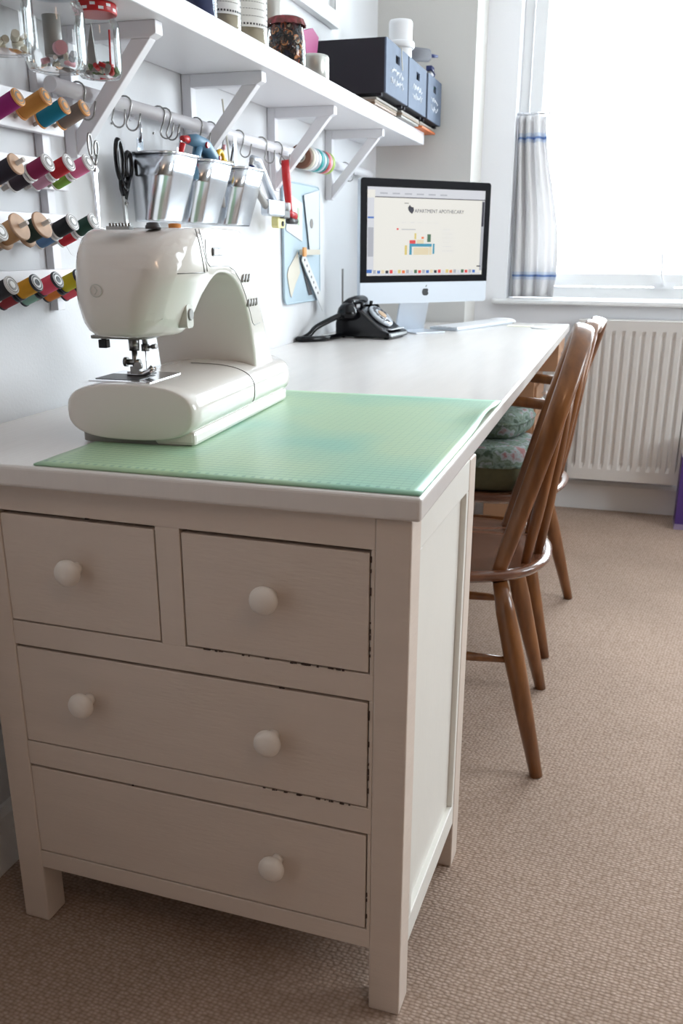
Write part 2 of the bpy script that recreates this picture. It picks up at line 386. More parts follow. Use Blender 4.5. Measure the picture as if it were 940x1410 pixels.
for k in range(4):
    b = MB(); b.tube([(WX0+.02+k*.03+.0*a, YW+.05+.011*math.cos(a), 1.549+.013*math.sin(a)) for a in [i*PI/5 for i in range(10)]], .0015, 5, close=True); build('ring', b, chrome_m, cr_, world=True)

# radiator
RX0, RX1, RY, RZ0, RZ1 = .803, 1.245, YW-.1, .150, .788
rd = root('radiator', 'white ribbed panel radiator under the window', 'radiator', ((RX0+RX1)/2, YW-.05, RZ0))
b = MB()
poly = []; x = RX0+.015
poly.append((RX0, RY+.006)); 
nr = 11; pit = (RX1-RX0-.03)/nr
prof = []
for k in range(nr):
    x0 = RX0+.015+k*pit
    prof += [(x0, RY+.0095), (x0+pit*.2, RY+.0095), (x0+pit*.38, RY), (x0+pit*.82, RY), (x0+pit, RY+.0095)]
def ribs(z0, z1, dz):
    vs = []; n = len(prof)
    rows = [(z0, 1), (z0+dz, 0), (z1-dz, 0), (z1, 1)]
    for z, flat in rows:
        for (x, y) in prof: vs.append((x, RY if flat else y, z))
    return vs, [(j*n+i, j*n+i+1, (j+1)*n+i+1, (j+1)*n+i) for j in range(3) for i in range(n-1)]
vs, fs = ribs(RZ0+.045, RZ1-.035, .022); b.add(vs, fs, False)
b.box((RX0,RY,RZ0),(RX1,RY+.004,RZ0+.045)); b.box((RX0,RY,RZ1-.035),(RX1,RY+.004,RZ1)); b.box((RX0,RY,RZ0+.045),(RX0+.015,RY+.004,RZ1-.035)); b.box((RX1-.015,RY,RZ0+.045),(RX1,RY+.004,RZ1-.035)); b.box((RX0,RY+.011,RZ0),(RX1,RY+.02,RZ1))
build('front_panel', b, rad_m, rd, world=True)
b = MB(); b.box((RX0-.004,RY,RZ0+.01),(RX0,YW-.02,RZ1+.004)); b.box((RX1,RY,RZ0+.01),(RX1+.004,YW-.02,RZ1+.004)); b.box((RX0,RY+.002,RZ1),(RX1,YW-.02,RZ1+.004))
build('casing', b, rad_m, rd, world=True, bevel=.002)
for xx in (RX0+.08, RX1-.11): build('wall_bracket', MB().box((xx,YW-.03,RZ0+.1),(xx+.03,YW,RZ1-.1)), rad_m, rd, world=True)

# purple box on the carpet
pb = root('purple_box', 'purple cardboard box with white top band standing on the carpet by the radiator', 'box', (1.33, 2.70, 0))
build('carton', MB().box((1.238,2.66,.022),(1.44,2.76,.292)), purple_m, pb, world=True, bevel=.002)
build('top_band', MB().box((1.237,2.659,.292),(1.441,2.761,.36)), white_m, pb, world=True, bevel=.002, label='white top band')
build('base_band', MB().box((1.237,2.659,0),(1.441,2.761,.022)), lilac_m, pb, world=True, label='lilac base band')
build('printed_patch', MB().box((1.275,2.6575,.13),(1.40,2.66,.20)), orange_m, pb, world=True, label='orange printed patch')

# ------------------------------------------------------------------ desk top
DT, DZ = .78, .030
b = MB().prism([(0.002,-.009),(.770,-.009),(.770,2.70),(XP+.016,2.70),(XP+.016,YP-.004),(.002,YP-.004)], DT-DZ, DT, 'z')
dk = root('desk', 'long white painted desktop running along the left wall to the window', 'desk', (.385,1.3,0))
build('desk_top', b, top_m, dk, world=True, bevel=.005, bseg=3)
build('wall_batten', MB().box((.001,.50,.71),(.022,YP-.01,DT-DZ)), trim_m, dk, world=True)
build('leg', MB().box((.70,2.625,0),(.745,2.67,DT-DZ)), trim_m, dk, world=True, bevel=.002)
build('leg', MB().box((.45,2.625,0),(.495,2.67,DT-DZ)), trim_m, dk, world=True, bevel=.002)

# ------------------------------------------------------------------ chest of drawers
CH = root('chest_of_drawers', 'white painted chest of drawers under the near end of the desk', 'chest of drawers', (.758,0,0), math.radians(-1.92))
HT, CW, CDp, LW = .749, .644, .398, .046
def xl(x): return x-.758
for (x0, y0) in ((-CW,0),(-LW,0),(-CW,CDp-LW),(-LW,CDp-LW)):
    build('leg', MB().box((x0,y0,0),(x0+LW,y0+LW,HT)), paint_m, CH, bevel=.0025)
DR = [(.1558,.4051,.5409,.7049),(.4458,.7048,.5409,.7049),(.1580,.7048,.3407,.4998),(.1580,.7048,.1402,.2969)]
L0, L1 = -CW+LW, -LW
def rail(z0, z1, x0=L0, x1=L1, nm='rail'): build(nm, MB().box((x0,.001,z0),(x1,.021,z1)), paint_m, CH, bevel=.0008)
rail(.7075, HT); rail(.5015,.5385); rail(.2985,.3385); rail(.107,.138)
rail(.5385,.7075, xl(.4075), xl(.4435), 'stile')
for (z0, z1) in ((.5385,.7075),(.3385,.5015),(.138,.2985)): rail(z0, z1, xl(.7070), L1, 'stile')
build('gap_shade_block', MB().box((L0,.024,.11),(L1,CDp-.03,.70)), dark_m, CH, label='dark block painting shade behind the drawer gaps')
build('bottom_panel', MB().box((L0,.022,.108),(L1,CDp-.01,.116)), paint_m, CH)
def side(xa, xb, nm, recess):
    b = MB(); b.box((xa,LW,HT-.05),(xb,CDp-LW,HT)); b.box((xa,LW,.092),(xb,CDp-LW,.134)); b.box((xa,LW,.134),(xb,LW+.014,HT-.05)); b.box((xa,CDp-LW-.014,.134),(xb,CDp-LW,HT-.05))
    build(nm+'_frame', b, chestlit_m, CH, bevel=.0015)
    build(nm+'_panel', MB().box((xa+recess[0],LW+.01,.13),(xb-recess[1],CDp-LW-.01,HT-.045)), chestlit_m, CH)
side(-.020, -.001, 'side', (.002,.009)); side(-CW+.001, -CW+.02, 'side', (.009,.002))
build('back_panel', MB().box((-CW+LW,CDp-.012,.1),(-LW,CDp-.002,HT)), chestlit_m, CH)
drs = []
for i, (x0, x1, z0, z1) in enumerate(DR):
    x0, x1 = max(xl(x0), L0+.0008), xl(x1)
    gt = .0028
    dw = build('drawer', MB().box((x0,.0015,z0),(x1,.020,z1-gt)), paint_m, CH, bevel=.001)
    drs.append(dw)
def knob(p, dr):
    q = Vector(WM[CH.name].inverted() @ Vector(p)); b = MB()
    b.lathe([(.0085,0),(.0085,.006),(.0075,.009),(.009,.0125),(.015,.016),(.0185,.0205),(.0192,.0255),(.0175,.030),(.012,.0335),(.004,.035)], 28, axm((q.x,.0015,q.z),(0,-1,0)))
    build('knob', b, knob_m, dr)
for p, d in (((.281,0,.634),0),((.572,0,.632),1),((.281,0,.431),2),((.572,0,.426),2),((.573,0,.225),3)): knob(p, drs[d])
# chipped paint on drawer edges
b = MB()
for (x0, x1, z, n) in ((.46,.70,.5400,26),(.55,.70,.3398,16),(.34,.345,.2985,3),(.58,.585,.5,2),(.30,.31,.7075,3)):
    for k in range(n):
        x = random.uniform(x0, x1); wd = random.uniform(.001,.007); h = random.uniform(.0006,.0018)
        if n > 10 and .50 < x < .52: continue
        b.box((xl(x),-.0002,z-h),(xl(x)+wd,.0012,z+h*.4))
for (z0, z1, n) in ((.36,.50,14),(.56,.70,12),(.15,.2,3)):
    for k in range(n):
        z = random.uniform(z0,z1); b.box((xl(.7065),-.0002,z),(xl(.708),.0013,z+random.uniform(.002,.008)))
o = build('paint_chips', b, chip_m, CH, label='dark chips in the paint along the drawer edges'); o['kind'] = 'stuff'
# white cable lying under the chest
solo('white_cable', 'thin white cable lying on the carpet under the chest', 'cable', MB().tube([(.38,.30,.004),(.45,.22,.004),(.52,.17,.004),(.60,.20,.004),(.64,.30,.004),(.60,.36,.004)],.0035), white_m)

# ------------------------------------------------------------------ cutting mat
MX0, MX1, MY0, MY1 = .241, .766, 0.0, .722
def matf(u, v):
    x = (MX1-MX0)*u; y = (MY1-MY0)*v
    lift = .011*max(0, (u-.90)/.10)**1.6*math.exp(-((v-.74)/.14)**2)
    return (x, y, .0028+lift)
b = MB(); b.grid(matf, 40, 40, smooth=True)
cm = build('cutting_mat', b, mat_m); cm.location = (MX0, MY0, DT+.0002); tag(cm, 'green gridded cutting mat on the near end of the desk, right edge curling up', 'cutting mat')
q = cm.modifiers.new('thick','SOLIDIFY'); q.thickness = .0026; q.offset = -1

# ------------------------------------------------------------------ sewing machine
SM = root('sewing_machine', 'cream white electronic sewing machine standing on the green cutting mat', 'sewing machine', (.302,.146,DT+.0032), math.radians(3.4))
# bed
rings = []
bedlen = .470
def bedring(y, s, sz, n=48):
    out = []
    for k in range(n):
        a = 2*PI*k/n; c, s_ = math.cos(a), math.sin(a)
        e = 2/2.8
        X = .104*s*math.copysign(abs(c)**e, c); Z = .0415*sz*math.copysign(abs(s_)**e, s_)
        out.append((X+.002, y, .0465+Z))
    return out
for k in range(9):
    t = k/8; a = t*PI/2; rings.append(bedring(.0+.028*(1-math.cos(a)),.90+.10*math.sin(a) if k else .865, (.93+.07*math.sin(a)) if k else .89))
for y in (.06,.12,.18,.24,.30,.36,.42,.455): rings.append(bedring(y, 1, 1))
rings.append(bedring(.463,.98,.97)); rings.append(bedring(bedlen,.94,.92))
bed = build('free_arm_bed', MB().loft(rings), plastic_m, SM)
b = MB(); b.prism(rrect(.002,.236,.088,.226,.02), 0, .014, 'z'); build('base_plate', b, greyp_m, SM, label='grey underside plate')
b = MB(); b.box((.035,.008,0),(.099,.46,.022)); build('base_trim', b, plastic_m, SM, bevel=.006)
# groove across the bed
b = MB(); rr = []
e = 2/2.8
for k in range(4, 21):
    a = PI*k/48*1.0; a = -0.35+ (PI*.62)*(k-4)/16
    c, s_ = math.cos(a), math.sin(a); rr.append((.002+.1045*math.copysign(abs(c)**e,c), .255, .0465+.0420*math.copysign(abs(s_)**e,s_)))
b.tube(rr, .0007, 6); build('bed_seam', b, greyp_m, SM)
# needle plate
b = MB(); b.prism(rrect(-.02,.075,.05,.058,.006), .0868, .0888, 'z'); npl = build('needle_plate', b, chrome_m, SM)
b = MB(); b.prism(rrect(-.03,.062,.036,.03,.005), .0888, .0894, 'z'); build('bobbin_cover', b, dgrey_m, npl)
b = MB()
for k in range(4): b.box((-.03+k*.007,.092,.0888),(-.027+k*.007,.118,.0900))
build('feed_dog', b, dgrey_m, npl)
# body: extruded C profile with rounded sides
outer = [(.013,.150),(.004,.162),(-.002,.185),(-.004,.215),(.0,.243),(.010,.266),(.026,.284),(.048,.295),(.08,.300),(.14,.301),(.20,.3005),(.25,.2995),(.268,.297),(.282,.289),(.292,.275),
         (.31,.245),(.335,.205),(.36,.165),(.385,.125),(.41,.085),(.435,.05),(.452,.028),(.458,.018),(.452,.012)]
inner = [(.335,.012),(.326,.03),(.322,.055),(.317,.085),(.309,.115),(.298,.145),(.284,.172),(.268,.194),(.249,.212),(.228,.2255),(.207,.233),(.185,.2365),(.16,.2365),(.142,.233),(.128,.222),(.119,.203),(.113,.18),(.107,.16),(.098,.150)]
prof = outer+inner
def resample(P, n):
    P = [Vector((a,b)) for a,b in P]; M_ = len(P); segs = [(P[i],P[(i+1)%M_]) for i in range(M_)]; Ls = [(b-a).length for a,b in segs]; T = sum(Ls)
    out = []; i = 0; acc = 0
    for k in range(n):
        d = T*k/n
        while acc+Ls[i] < d: acc += Ls[i]; i += 1
        a, b_ = segs[i]; out.append(a+(b_-a)*((d-acc)/Ls[i]))
    return out
PR = resample(prof, 150)
# light smoothing
for it in range(2): PR = [(PR[i-1]+PR[i]*2+PR[(i+1)%150])/4 for i in range(150)]
nr_ = []
for i in range(150):
    t = (PR[(i+2)%150]-PR[i-2]).normalized(); nr_.append(Vector((t.y,-t.x)))   # inward for this winding, fixed below
area2 = sum(PR[i].x*PR[(i+1)%150].y-PR[(i+1)%150].x*PR[i].y for i in range(150))
if area2 > 0: nr_ = [-n for n in nr_]
def bodyx(side, Y, Z):
    if side > 0:
        x = .088
        if Z < .238 and Y < .17: x -= .036*min(1,(.238-Z)/.088)*max(0,min(1,(.17-Y)/.05))
        if Y < .10 : x -= .030*((.10-Y)/.104)**2.2
        return x
    x = -.086
    if Y > .22: x -= .014*min(1,(Y-.22)/.2)
    if Y < .08: x += .018*((.08-Y)/.084)**2
    if Z < .2 and Y < .135: x += .010*min(1,(.2-Z)/.05)
    return x
rings = []
steps = [(0,1),(.12,.62),(.3,.3),(.55,.1),(.8,.02),(1,0)]
for side in (-1, 1):
    seq = steps if side < 0 else steps[::-1]
    for (t, ins) in seq:
        ring = []
        for i in range(150):
            p = PR[i]; front = max(0, min(1, (.11-p.x)/.08)) if p.y > .14 else 0
            top = max(0, min(1, (p.y-.28)/.02))
            rad = .0045 + .024*front + (.006*top if side < 0 else 0)
            q = p + nr_[i]*rad*ins
            X = (.088 if side > 0 else -.086) - side*rad*t
            ring.append((X, q.x, q.y))
        rings.append(ring)
bodymb = MB().loft(rings)
me = bpy.data.meshes.new('tmp'); me.from_pydata([tuple(v) for v in bodymb.v], [], bodymb.f); bm = bmesh.new(); bm.from_mesh(me)
bmesh.ops.recalc_face_normals(bm, faces=bm.faces)
for k in range(1, 47):
    g_ = bm.verts[:]+bm.edges[:]+bm.faces[:]; bmesh.ops.bisect_plane(bm, geom=g_, plane_co=(0,k*.0098,0), plane_no=(0,1,0), dist=1e-6)
for k in range(1, 31):
    g_ = bm.verts[:]+bm.edges[:]+bm.faces[:]; bmesh.ops.bisect_plane(bm, geom=g_, plane_co=(0,0,k*.0098), plane_no=(0,0,1), dist=1e-6)
for v in bm.verts:
    sd = 1 if v.co.x > 0 else -1; c0 = .088 if sd > 0 else -.086
    v.co.x += (bodyx(sd, v.co.y, v.co.z)-c0)*min(1,abs(v.co.x)/.06)
bmesh.ops.dissolve_degenerate(bm, dist=1e-6, edges=bm.edges)
for f in bm.faces: f.smooth = True
bmesh.ops.recalc_face_normals(bm, faces=bm.faces)
bm.to_mesh(me); bm.free(); me.name = 'body_shell'; me.materials.append(plastic_m)
body = bpy.data.objects.new('body_shell', me); COL.objects.link(body); body.parent = SM; WM[body.name] = WM[SM.name]
SMX = .0885
def onp(Y, Z, d=.0): return (bodyx(1,Y,Z)+d, Y, Z)
def strip(pts, r, nm, mt, parent=body, n=6, close=False):
    return build(nm, MB().tube([onp(y,z,.0) for y,z in pts], r, n, close=close), mt, parent)
# seams and control panel on the user side
strip([(.075,.298),(.083,.285),(.092,.262),(.100,.238)], .0010, 'cover_seam', greyp_m)
strip([(.086,.298),(.094,.285),(.103,.262),(.111,.240)], .0008, 'cover_seam', greyp_m)
strip([(.03,.2385),(.07,.2385),(.100,.2385)], .0008, 'guard_seam', greyp_m)
strip([(.108,.285),(.106,.268),(.112,.252),(.122,.247),(.16,.247),(.20,.246),(.225,.239),(.252,.222),(.275,.198),(.295,.170),(.306,.152),(.316,.148),(.345,.150)], .0009, 'panel_groove', greyp_m)
b = MB(); b.prism([(y,z) for y,z in rrect(.152,.267,.020,.0062,.003)], SMX-.002, SMX+.0015, 'x'); dw_ = build('display_window', b, dgrey_m, body)
b = MB(); b.prism([(y,z) for y,z in rrect(.143,.267,.0085,.0042,.002)], SMX+.001, SMX+.0026, 'x'); b.prism([(y,z) for y,z in rrect(.162,.267,.0085,.0042,.002)], SMX+.001, SMX+.0026, 'x'); build('display_segment', b, white_m, dw_)
for k in range(3):
    Y = .262+k*.014; b = MB(); b.lathe([(.0,0),(.0035,.0005),(.0042,.002),(.003,.0032),(.0,.0036)][1:], 12, axm((SMX-.001,Y,.226),(1,0,0)), sx=2.2); build('button', b, greyp_m, body)
for k in range(4):
    Y = .285+k*.0135; b = MB(); b.lathe([(.0045,0),(.0045,.002),(.0035,.0035),(.001,.004)], 12, axm((SMX-.001,Y,.186),(1,0,0)), sx=1.7); build('button', b, greyp_m, body)
# sewing light guard, reverse lever and emblem on the head
b = MB(); b.prism(rrect(.082,.178,.012,.017,.006), .050, .0695, 'x'); rv = build('lever_housing', b, guard_m, body)
b = MB(); b.lathe([(.0085,0),(.0085,.0015),(.0075,.003)], 20, axm((.0693,.082,.180),(1,0,0))); build('reverse_button', b, greyp_m, rv)
b = MB(); ring = [(-.032+.0085*math.cos(a), .0009, .216+.0085*math.sin(a)) for a in [i*2*PI/24 for i in range(24)]]
b.tube([(x,-.0045,z) for x,_,z in ring], .0007, 5, close=True); b.tube([(-.034,-.0045,.221),(-.030,-.0045,.216),(-.034,-.0045,.211)], .0006, 5); build('emblem', b, guard_m, body)
# spool holder, dials on top
b = MB(); b.lathe([(.011,0),(.011,.004),(.009,.006),(.009,.008),(.005,.009)], 24, axm((.032,.055,.2975),(0,0,1))); build('bobbin_dial', b, dgrey_m, body)
b = MB(); b.lathe([(.009,0),(.009,.008),(.005,.009)], 20, axm((.045,.10,.297),(.0,0,1))); build('thread_spool', b, mat('thread_orange',(214,140,70),.8), body)
b = MB(); b.box((-.022,.020,.296),(.012,.034,.3005))
for k in range(7): b.lathe([(.002,0),(.002,.006),(.001,.0065)], 10, axm((-.019+k*.0047,.027,.2985),(0,0,1)))
build('thread_guide', b, steel_m, body)
# needle assembly
NX, NY = -.018, .072
b = MB(); b.prism(rrect(-.028,.066,.045,.03,.012), .1465, .1505, 'z'); build('head_underside', b, greyp_m, body)
b = MB(); b.cyl((NX,NY,.150),(NX,NY,.127),.0085,.0075,16); b.cyl((NX,NY,.127),(NX,NY,.098),.0042,n=12); 
b.cyl((NX-.012,NY,.110),(NX+.008,NY,.110),.0045,n=10); b.cyl((NX-.017,NY,.110),(NX-.012,NY,.110),.007,n=12); b.cyl((NX+.006,NY,.105),(NX+.006,NY-.006,.105),.006,n=12)
b.box((NX-.006,NY-.006,.093),(NX+.008,NY+.007,.104)); pf = build('presser_bar', b, steel_m, body)
b = MB(); b.tube([(NX-.014,NY,.0915),(NX,NY,.0915),(NX+.012,NY,.0925),(NX+.022,NY,.097),(NX+.028,NY,.103)], .0016, 6, rx=.005); b.tube([(NX-.012,NY+.009,.0915),(NX+.012,NY+.009,.0925),(NX+.022,NY+.009,.096),(NX+.029,NY+.009,.101)], .0016, 6, rx=.003); build('presser_foot', b, chrome_m, pf)
b = MB(); b.cyl((NX+.014,NY+.008,.150),(NX+.014,NY+.008,.133),.0042,n=10); b.cyl((NX+.014,NY+.008,.136),(NX+.014,NY+.008,.126),.006,n=12); b.cyl((NX+.014,NY+.008,.131),(NX+.034,NY+.004,.134),.0022,n=8); b.cyl((NX+.026,NY+.006,.1325),(NX+.034,NY+.004,.134),.0036,n=8)
nb = build('needle_clamp', b, steel_m, body)
build('needle', MB().cyl((NX+.014,NY+.008,.126),(NX+.014,NY+.008,.093),.0009,.0004,6), chrome_m, nb)
b = MB(); b.cyl((-.052,.045,.151),(-.052,.045,.143),.004,n=8); b.box((-.058,.038,.133),(-.045,.050,.145)); build('thread_cutter', b, black_m, body, bevel=.001)

# ------------------------------------------------------------------ chairs
def chair(name, label, loc, rz, arm=False, leanX=.234, topZ=.914, footX=.206, footY=.207):
    R_ = root(name, label, 'chair', loc, rz)
    # seat
    def seat_outline(inset):
        out = []
        for k in range(48):
            a = 2*PI*k/48; c, s = math.cos(a), math.sin(a)
            ex = 2/(2.5 if c > 0 else 3.4)
            X = .205*math.copysign(abs(c)**ex, c); Y = (.208 if not arm else .235)*math.copysign(abs(s)**(2/2.4), s)*(1-.06*c)
            l = math.hypot(X,Y); out.append((X*(1-inset/l), Y*(1-inset/l)))
        return out
    rs = []
    for (ins, z) in ((.045,.404),(.012,.418),(.001,.430),(.0,.436),(.006,.441),(.02,.4405),(.06,.437),(.12,.434)):
        rs.append([(x,y,z) for x,y in seat_outline(ins)])
    build('seat', MB().loft(rs), seat_wm, R_)
    # legs
    lp_ = [(0,.0135),(.35,.019),(.62,.0218),(.85,.0205),(1,.015)]
    ty = .155 if not arm else .18
    for sx in (1,-1):
        for sy in (-1,1):
            build('leg', MB().turned((sx*footX if sx > 0 else -.195, sy*footY, 0), (sx*.103, sy*ty, .412), lp_, 14), oak_m, R_)
    # stretchers
    def lerp(a,b,t): return tuple(a[i]+(b[i]-a[i])*t for i in range(3))
    for sy in (-1,1):
        a = lerp((footX, sy*footY, 0),(.103,sy*ty,.412),.60); c = lerp((-.195, sy*footY, 0),(-.103,sy*ty,.412),.60)
        build('stretcher', MB().turned(a, c, [(0,.006),(.3,.0095),(.5,.011),(.7,.0095),(1,.006)], 10), oak_m, R_)
    m1 = (0,-(footY*.4+ty*.6),.247); m2 = (0,(footY*.4+ty*.6),.247)
    build('cross_stretcher', MB().turned(m1, m2, [(0,.006),(.5,.011),(1,.006)], 10), oak_m, R_)
    # bow
    X0, Z0 = .098, .428
    def bx(z): return X0 + (leanX-X0)*((z-Z0)/(topZ-Z0))
    ctrl = [(-.157,Z0),(-.166,.52),(-.172,.62),(-.166,.72),(-.145,.80),(-.105,.865),(-.055,.905),(0,topZ)]
    ctrl = [(y*(1.30 if arm else 1), Z0+(z-Z0)*((topZ-Z0)/(.925-Z0))) for y,z in ctrl]
    full = ctrl + [(-y,z) for y,z in ctrl[-2::-1]]
    pts = [Vector((bx(z),y,z)) for y,z in full]
    def cat(P, n=5):
        out = []
        for i in range(len(P)-1):
            p0 = P[max(i-1,0)]; p1 = P[i]; p2 = P[i+1]; p3 = P[min(i+2,len(P)-1)]
            for k in range(n):
                t = k/n; out.append(.5*((2*p1)+(-p0+p2)*t+(2*p0-5*p1+4*p2-p3)*t*t+(-p0+3*p1-3*p2+p3)*t**3))
        return out+[P[-1]]
    path = cat(pts)
    # rectangular-ish rounded bow: wide front to back
    vs = []; n = 12; fs = []
    for i, p in enumerate(path):
        t = ((path[min(i+1,len(path)-1)]-path[max(i-1,0)])).normalized()
        dpt = Vector((1,0,-.25)); dpt = (dpt-t*dpt.dot(t)).normalized(); nn = t.cross(dpt)
        f = i/(len(path)-1); wtop = math.sin(PI*f)**.6
        rx_, ry_ = .0135+.0075*wtop, .0115
        for k in range(n):
            a = 2*PI*k/n; c, s = math.cos(a), math.sin(a)
            vs.append(p + dpt*rx_*math.copysign(abs(c)**.7,c) + nn*ry_*math.copysign(abs(s)**.7,s))
    m_ = len(path)
    fs = [(j*n+k, j*n+(k+1)%n, (j+1)*n+(k+1)%n, (j+1)*n+k) for j in range(m_-1) for k in range(n)] + [tuple(range(n)), tuple((m_-1)*n+k for k in range(n))]
    build('back_bow', MB().add(vs, fs, True), oak_m, R_)
    # spindles
    ns = 4
    for k in range(ns):
        f = (k-(ns-1)/2)/((ns-1)/2)
        yb = .108*f; xb = .178-.028*f*f
        yt = .098*f*(1.12 if arm else 1)
        zt = None
        best = min((q for q in path if q.z > .6), key=lambda q: abs(q.y-yt)+ (0 if q.z > .7 else 9))
        build('spindle', MB().turned((xb,yb,.434), tuple(best), [(0,.009),(.25,.0125),(.5,.011),(1,.006)], 10), oak_m, R_)
    if arm:
        for sy in (-1,1):
            hit = min(path, key=lambda q: abs(q.z-.685)+(0 if q.y*sy > 0 else 9))
            P = [hit, Vector((.06,sy*.222,.69)), Vector((-.04,sy*.245,.692)), Vector((-.13,sy*.25,.69))]
            build('arm', MB().tube(cat(P,4), .011, 10, rx=.014), oak_m, R_)
            build('arm_post', MB().turned((-.06,sy*.19,.43),(-.07,sy*.245,.685),[(0,.009),(.4,.012),(1,.008)],10), oak_m, R_)
    return R_
c1 = chair('dining_chair', 'wooden spindle-back chair without arms or cushion, nearest the camera at the desk', (.668,.890,0), math.radians(4.0))
c2 = chair('armchair', 'wooden spindle-back armchair with cushions on its seat, second along the desk', (.658,1.548,0), math.radians(-4.1), arm=True, leanX=.252, topZ=.890, footX=.2115, footY=.236)
def cushion(name, label, cx, cy, z0, hx, hy, h, mts, rz=0, rotx=0):
    rs = []; K = 11
    for j in range(K):
        t = j/(K-1); a = PI*t; z = h/2 - h/2*math.cos(a); sc = .80+.20*math.sin(a)**.7
        ring = []
        for k in range(48):
            g = 2*PI*k/48; c, s = math.cos(g), math.sin(g); e = 2/3.6
            puff = 1+.012*math.sin(7*g)
            ring.append((hx*sc*puff*math.copysign(abs(c)**e,c), hy*sc*puff*math.copysign(abs(s)**e,s), z))
        rs.append(ring)
    R_ = root(name, label, 'cushion', (cx,cy,z0), rz, rot=(rotx,0,rz))
    b = MB(); b.loft(rs)
    # the top faces carry the pattern, the sides the plain cloth
    n = 48
    for i, f in enumerate(b.f):
        zc = sum(b.v[q].z for q in f)/len(f); b.mi[i] = 0 if zc > h*.62 else 1
    build('cover', b, mts, R_)
    rr = [(hx*1.0*math.copysign(abs(math.cos(g))**(2/3.6),math.cos(g)), hy*1.0*math.copysign(abs(math.sin(g))**(2/3.6),math.sin(g)), h*.62) for g in [2*PI*k/60 for k in range(60)]]
    build('piping', MB().tube(rr, .0045, 6, close=True), mts[0], R_)
    return R_
cushion('seat_cushion', 'thick olive cushion with patterned top on the seat of the armchair', .615,1.49,.4415,.17,.165,.115,[cush_m,olive_m],math.radians(-4))
cushion('scatter_cushion', 'smaller patterned cushion lying on top at the back of the olive cushion', .60,1.60,.556,.145,.14,.07,[cush_m,cush_m],math.radians(-8))

# wooden pedestal of small drawers under the far end of the desk
pd = root('pedestal_drawers', 'light brown wooden drawer unit with white knobs under the far end of the desk', 'drawer unit', (.62,2.45,0))
build('carcass', MB().box((.53,2.28,0),(.688,2.60,.745)), pine_m, pd, world=True, bevel=.002)
for k in range(5):
    z0 = .02+k*.115
    d_ = build('drawer', MB().box((.688,2.29,z0),(.697,2.59,z0+.107)), pine_m, pd, world=True, bevel=.0015)
    for yy in (2.36, 2.52):
        build('knob', MB().lathe([(.004,0),(.004,.008),(.010,.013),(.009,.019),(.002,.021)], 12, axm((.697,yy,z0+.055),(1,0,0))), white_m, d_, world=True)
d_ = build('drawer', MB().box((.60,2.29,.645),(.762,2.59,.742)), pine_m, pd, world=True, bevel=.0015)
build('knob', MB().lathe([(.004,0),(.004,.008),(.010,.013),(.009,.019),(.002,.021)], 12, axm((.762,2.44,.695),(1,0,0))), white_m, d_, world=True)

# ------------------------------------------------------------------ shelf with brackets
SZ0, SZ1, SX, SYE = 1.412, 1.454, .213, 2.508
SH = root('wall_shelf', 'long white painted wall shelf on timber brackets above the desk', 'shelf', (0,1.1,SZ0))
build('shelf_board', MB().box((.001,-.6,SZ0),(SX,SYE,SZ1)), shelf_m, SH, world=True, bevel=.003)
for y in (-.45,.030,.528,.997,1.506,2.012):
    t = .013
    bk = build('shelf_bracket', MB().box((.001,y-t,1.205),(.023,y+t,SZ0)), shelf_m, SH, world=True, bevel=.0015)
    build('bracket_arm', MB().prism([(.023,SZ0),(.023,SZ0-.026),(.178,SZ0-.026),(.190,SZ0-.02),(.190,SZ0)], y-t, y+t, 'y'), shelf_m, bk, world=True, bevel=.0015)
    build('bracket_brace', MB().prism([(.178,SZ0-.026),(.142,SZ0-.026),(.023,1.248),(.023,1.210)], y-t+.002, y+t-.002, 'y'), shelf_m, bk, world=True, bevel=.0015)

# rail
RXc, RZc = .040, 1.309
RL = root('hanging_rail', 'white round hanging rail fixed to the wall under the shelf', 'rail', (RXc,1.4,RZc))
build('bar', MB().cyl((RXc,.425,RZc),(RXc,2.40,RZc),.0125,n=20), shelf_m, RL, world=True)
for y in (.50,.75,1.25,1.9,2.30):
    b = MB(); b.cyl((.0005,y,RZc-.002),(.006,y,RZc-.002),.014,n=14); b.cyl((.006,y,RZc-.002),(RXc,y,RZc-.002),.006,n=10); build('rail_holder', b, shelf_m, RL, world=True)
b = MB()
for y in (.68,.845): b.cyl((.0005,y,RZc-.028),(.003,y,RZc-.028),.0025,n=8)
build('screw', b, steel_m, RL, world=True)

# S hooks
def shook(y, label, drop=.032, flip=1, x=RXc, z=RZc, tilt=0, closed=False):
    R = .0155; P = []
    for k in range(9):
        a = PI*1.05 - k*PI*1.05/8; P.append((R*math.cos(a), 0, R*math.sin(a)))
    zb = -drop
    P += [(R*.72, 0, -drop*.45), (.004, 0, zb)]
    for k in range(1,8):
        a = PI + k*PI*.95/7; P.append((.004+.013+.013*math.cos(a), 0, zb+.013*math.sin(a)))
    P.append((.034, 0, zb+.016))
    P = [(x+px, y+tilt*(-pz), z+pz) for px,_,pz in P]
    return solo('s_hook', label, 'hook', MB().tube(P, .0016, 8), steel_m, group='metal hooks along the rail')
shook(.505, 'steel S-hook at the near end of the rail carrying small silver scissors')
shook(.602, 'steel S-hook carrying the large black-handled scissors', tilt=.15)
shook(.662, 'steel S-hook carrying the left end of the first metal bucket', tilt=-.1)
shook(.795, 'left one of two steel S-hooks hanging side by side above the first bucket', tilt=-.05)
shook(.822, 'right one of two steel S-hooks hanging side by side above the first bucket', tilt=-.1)
shook(.968, 'steel hook on the rail directly left of the second shelf bracket brace')
shook(1.040, 'steel hook on the rail directly behind the second shelf bracket brace')
shook(1.200, 'steel hook above the yellow scissors and brush, holding the third bucket')
shook(1.350, 'slanted steel hook just past the third metal bucket', tilt=.3)
shook(1.462, 'steel hook on the rail directly left of the third bracket brace', tilt=.3)
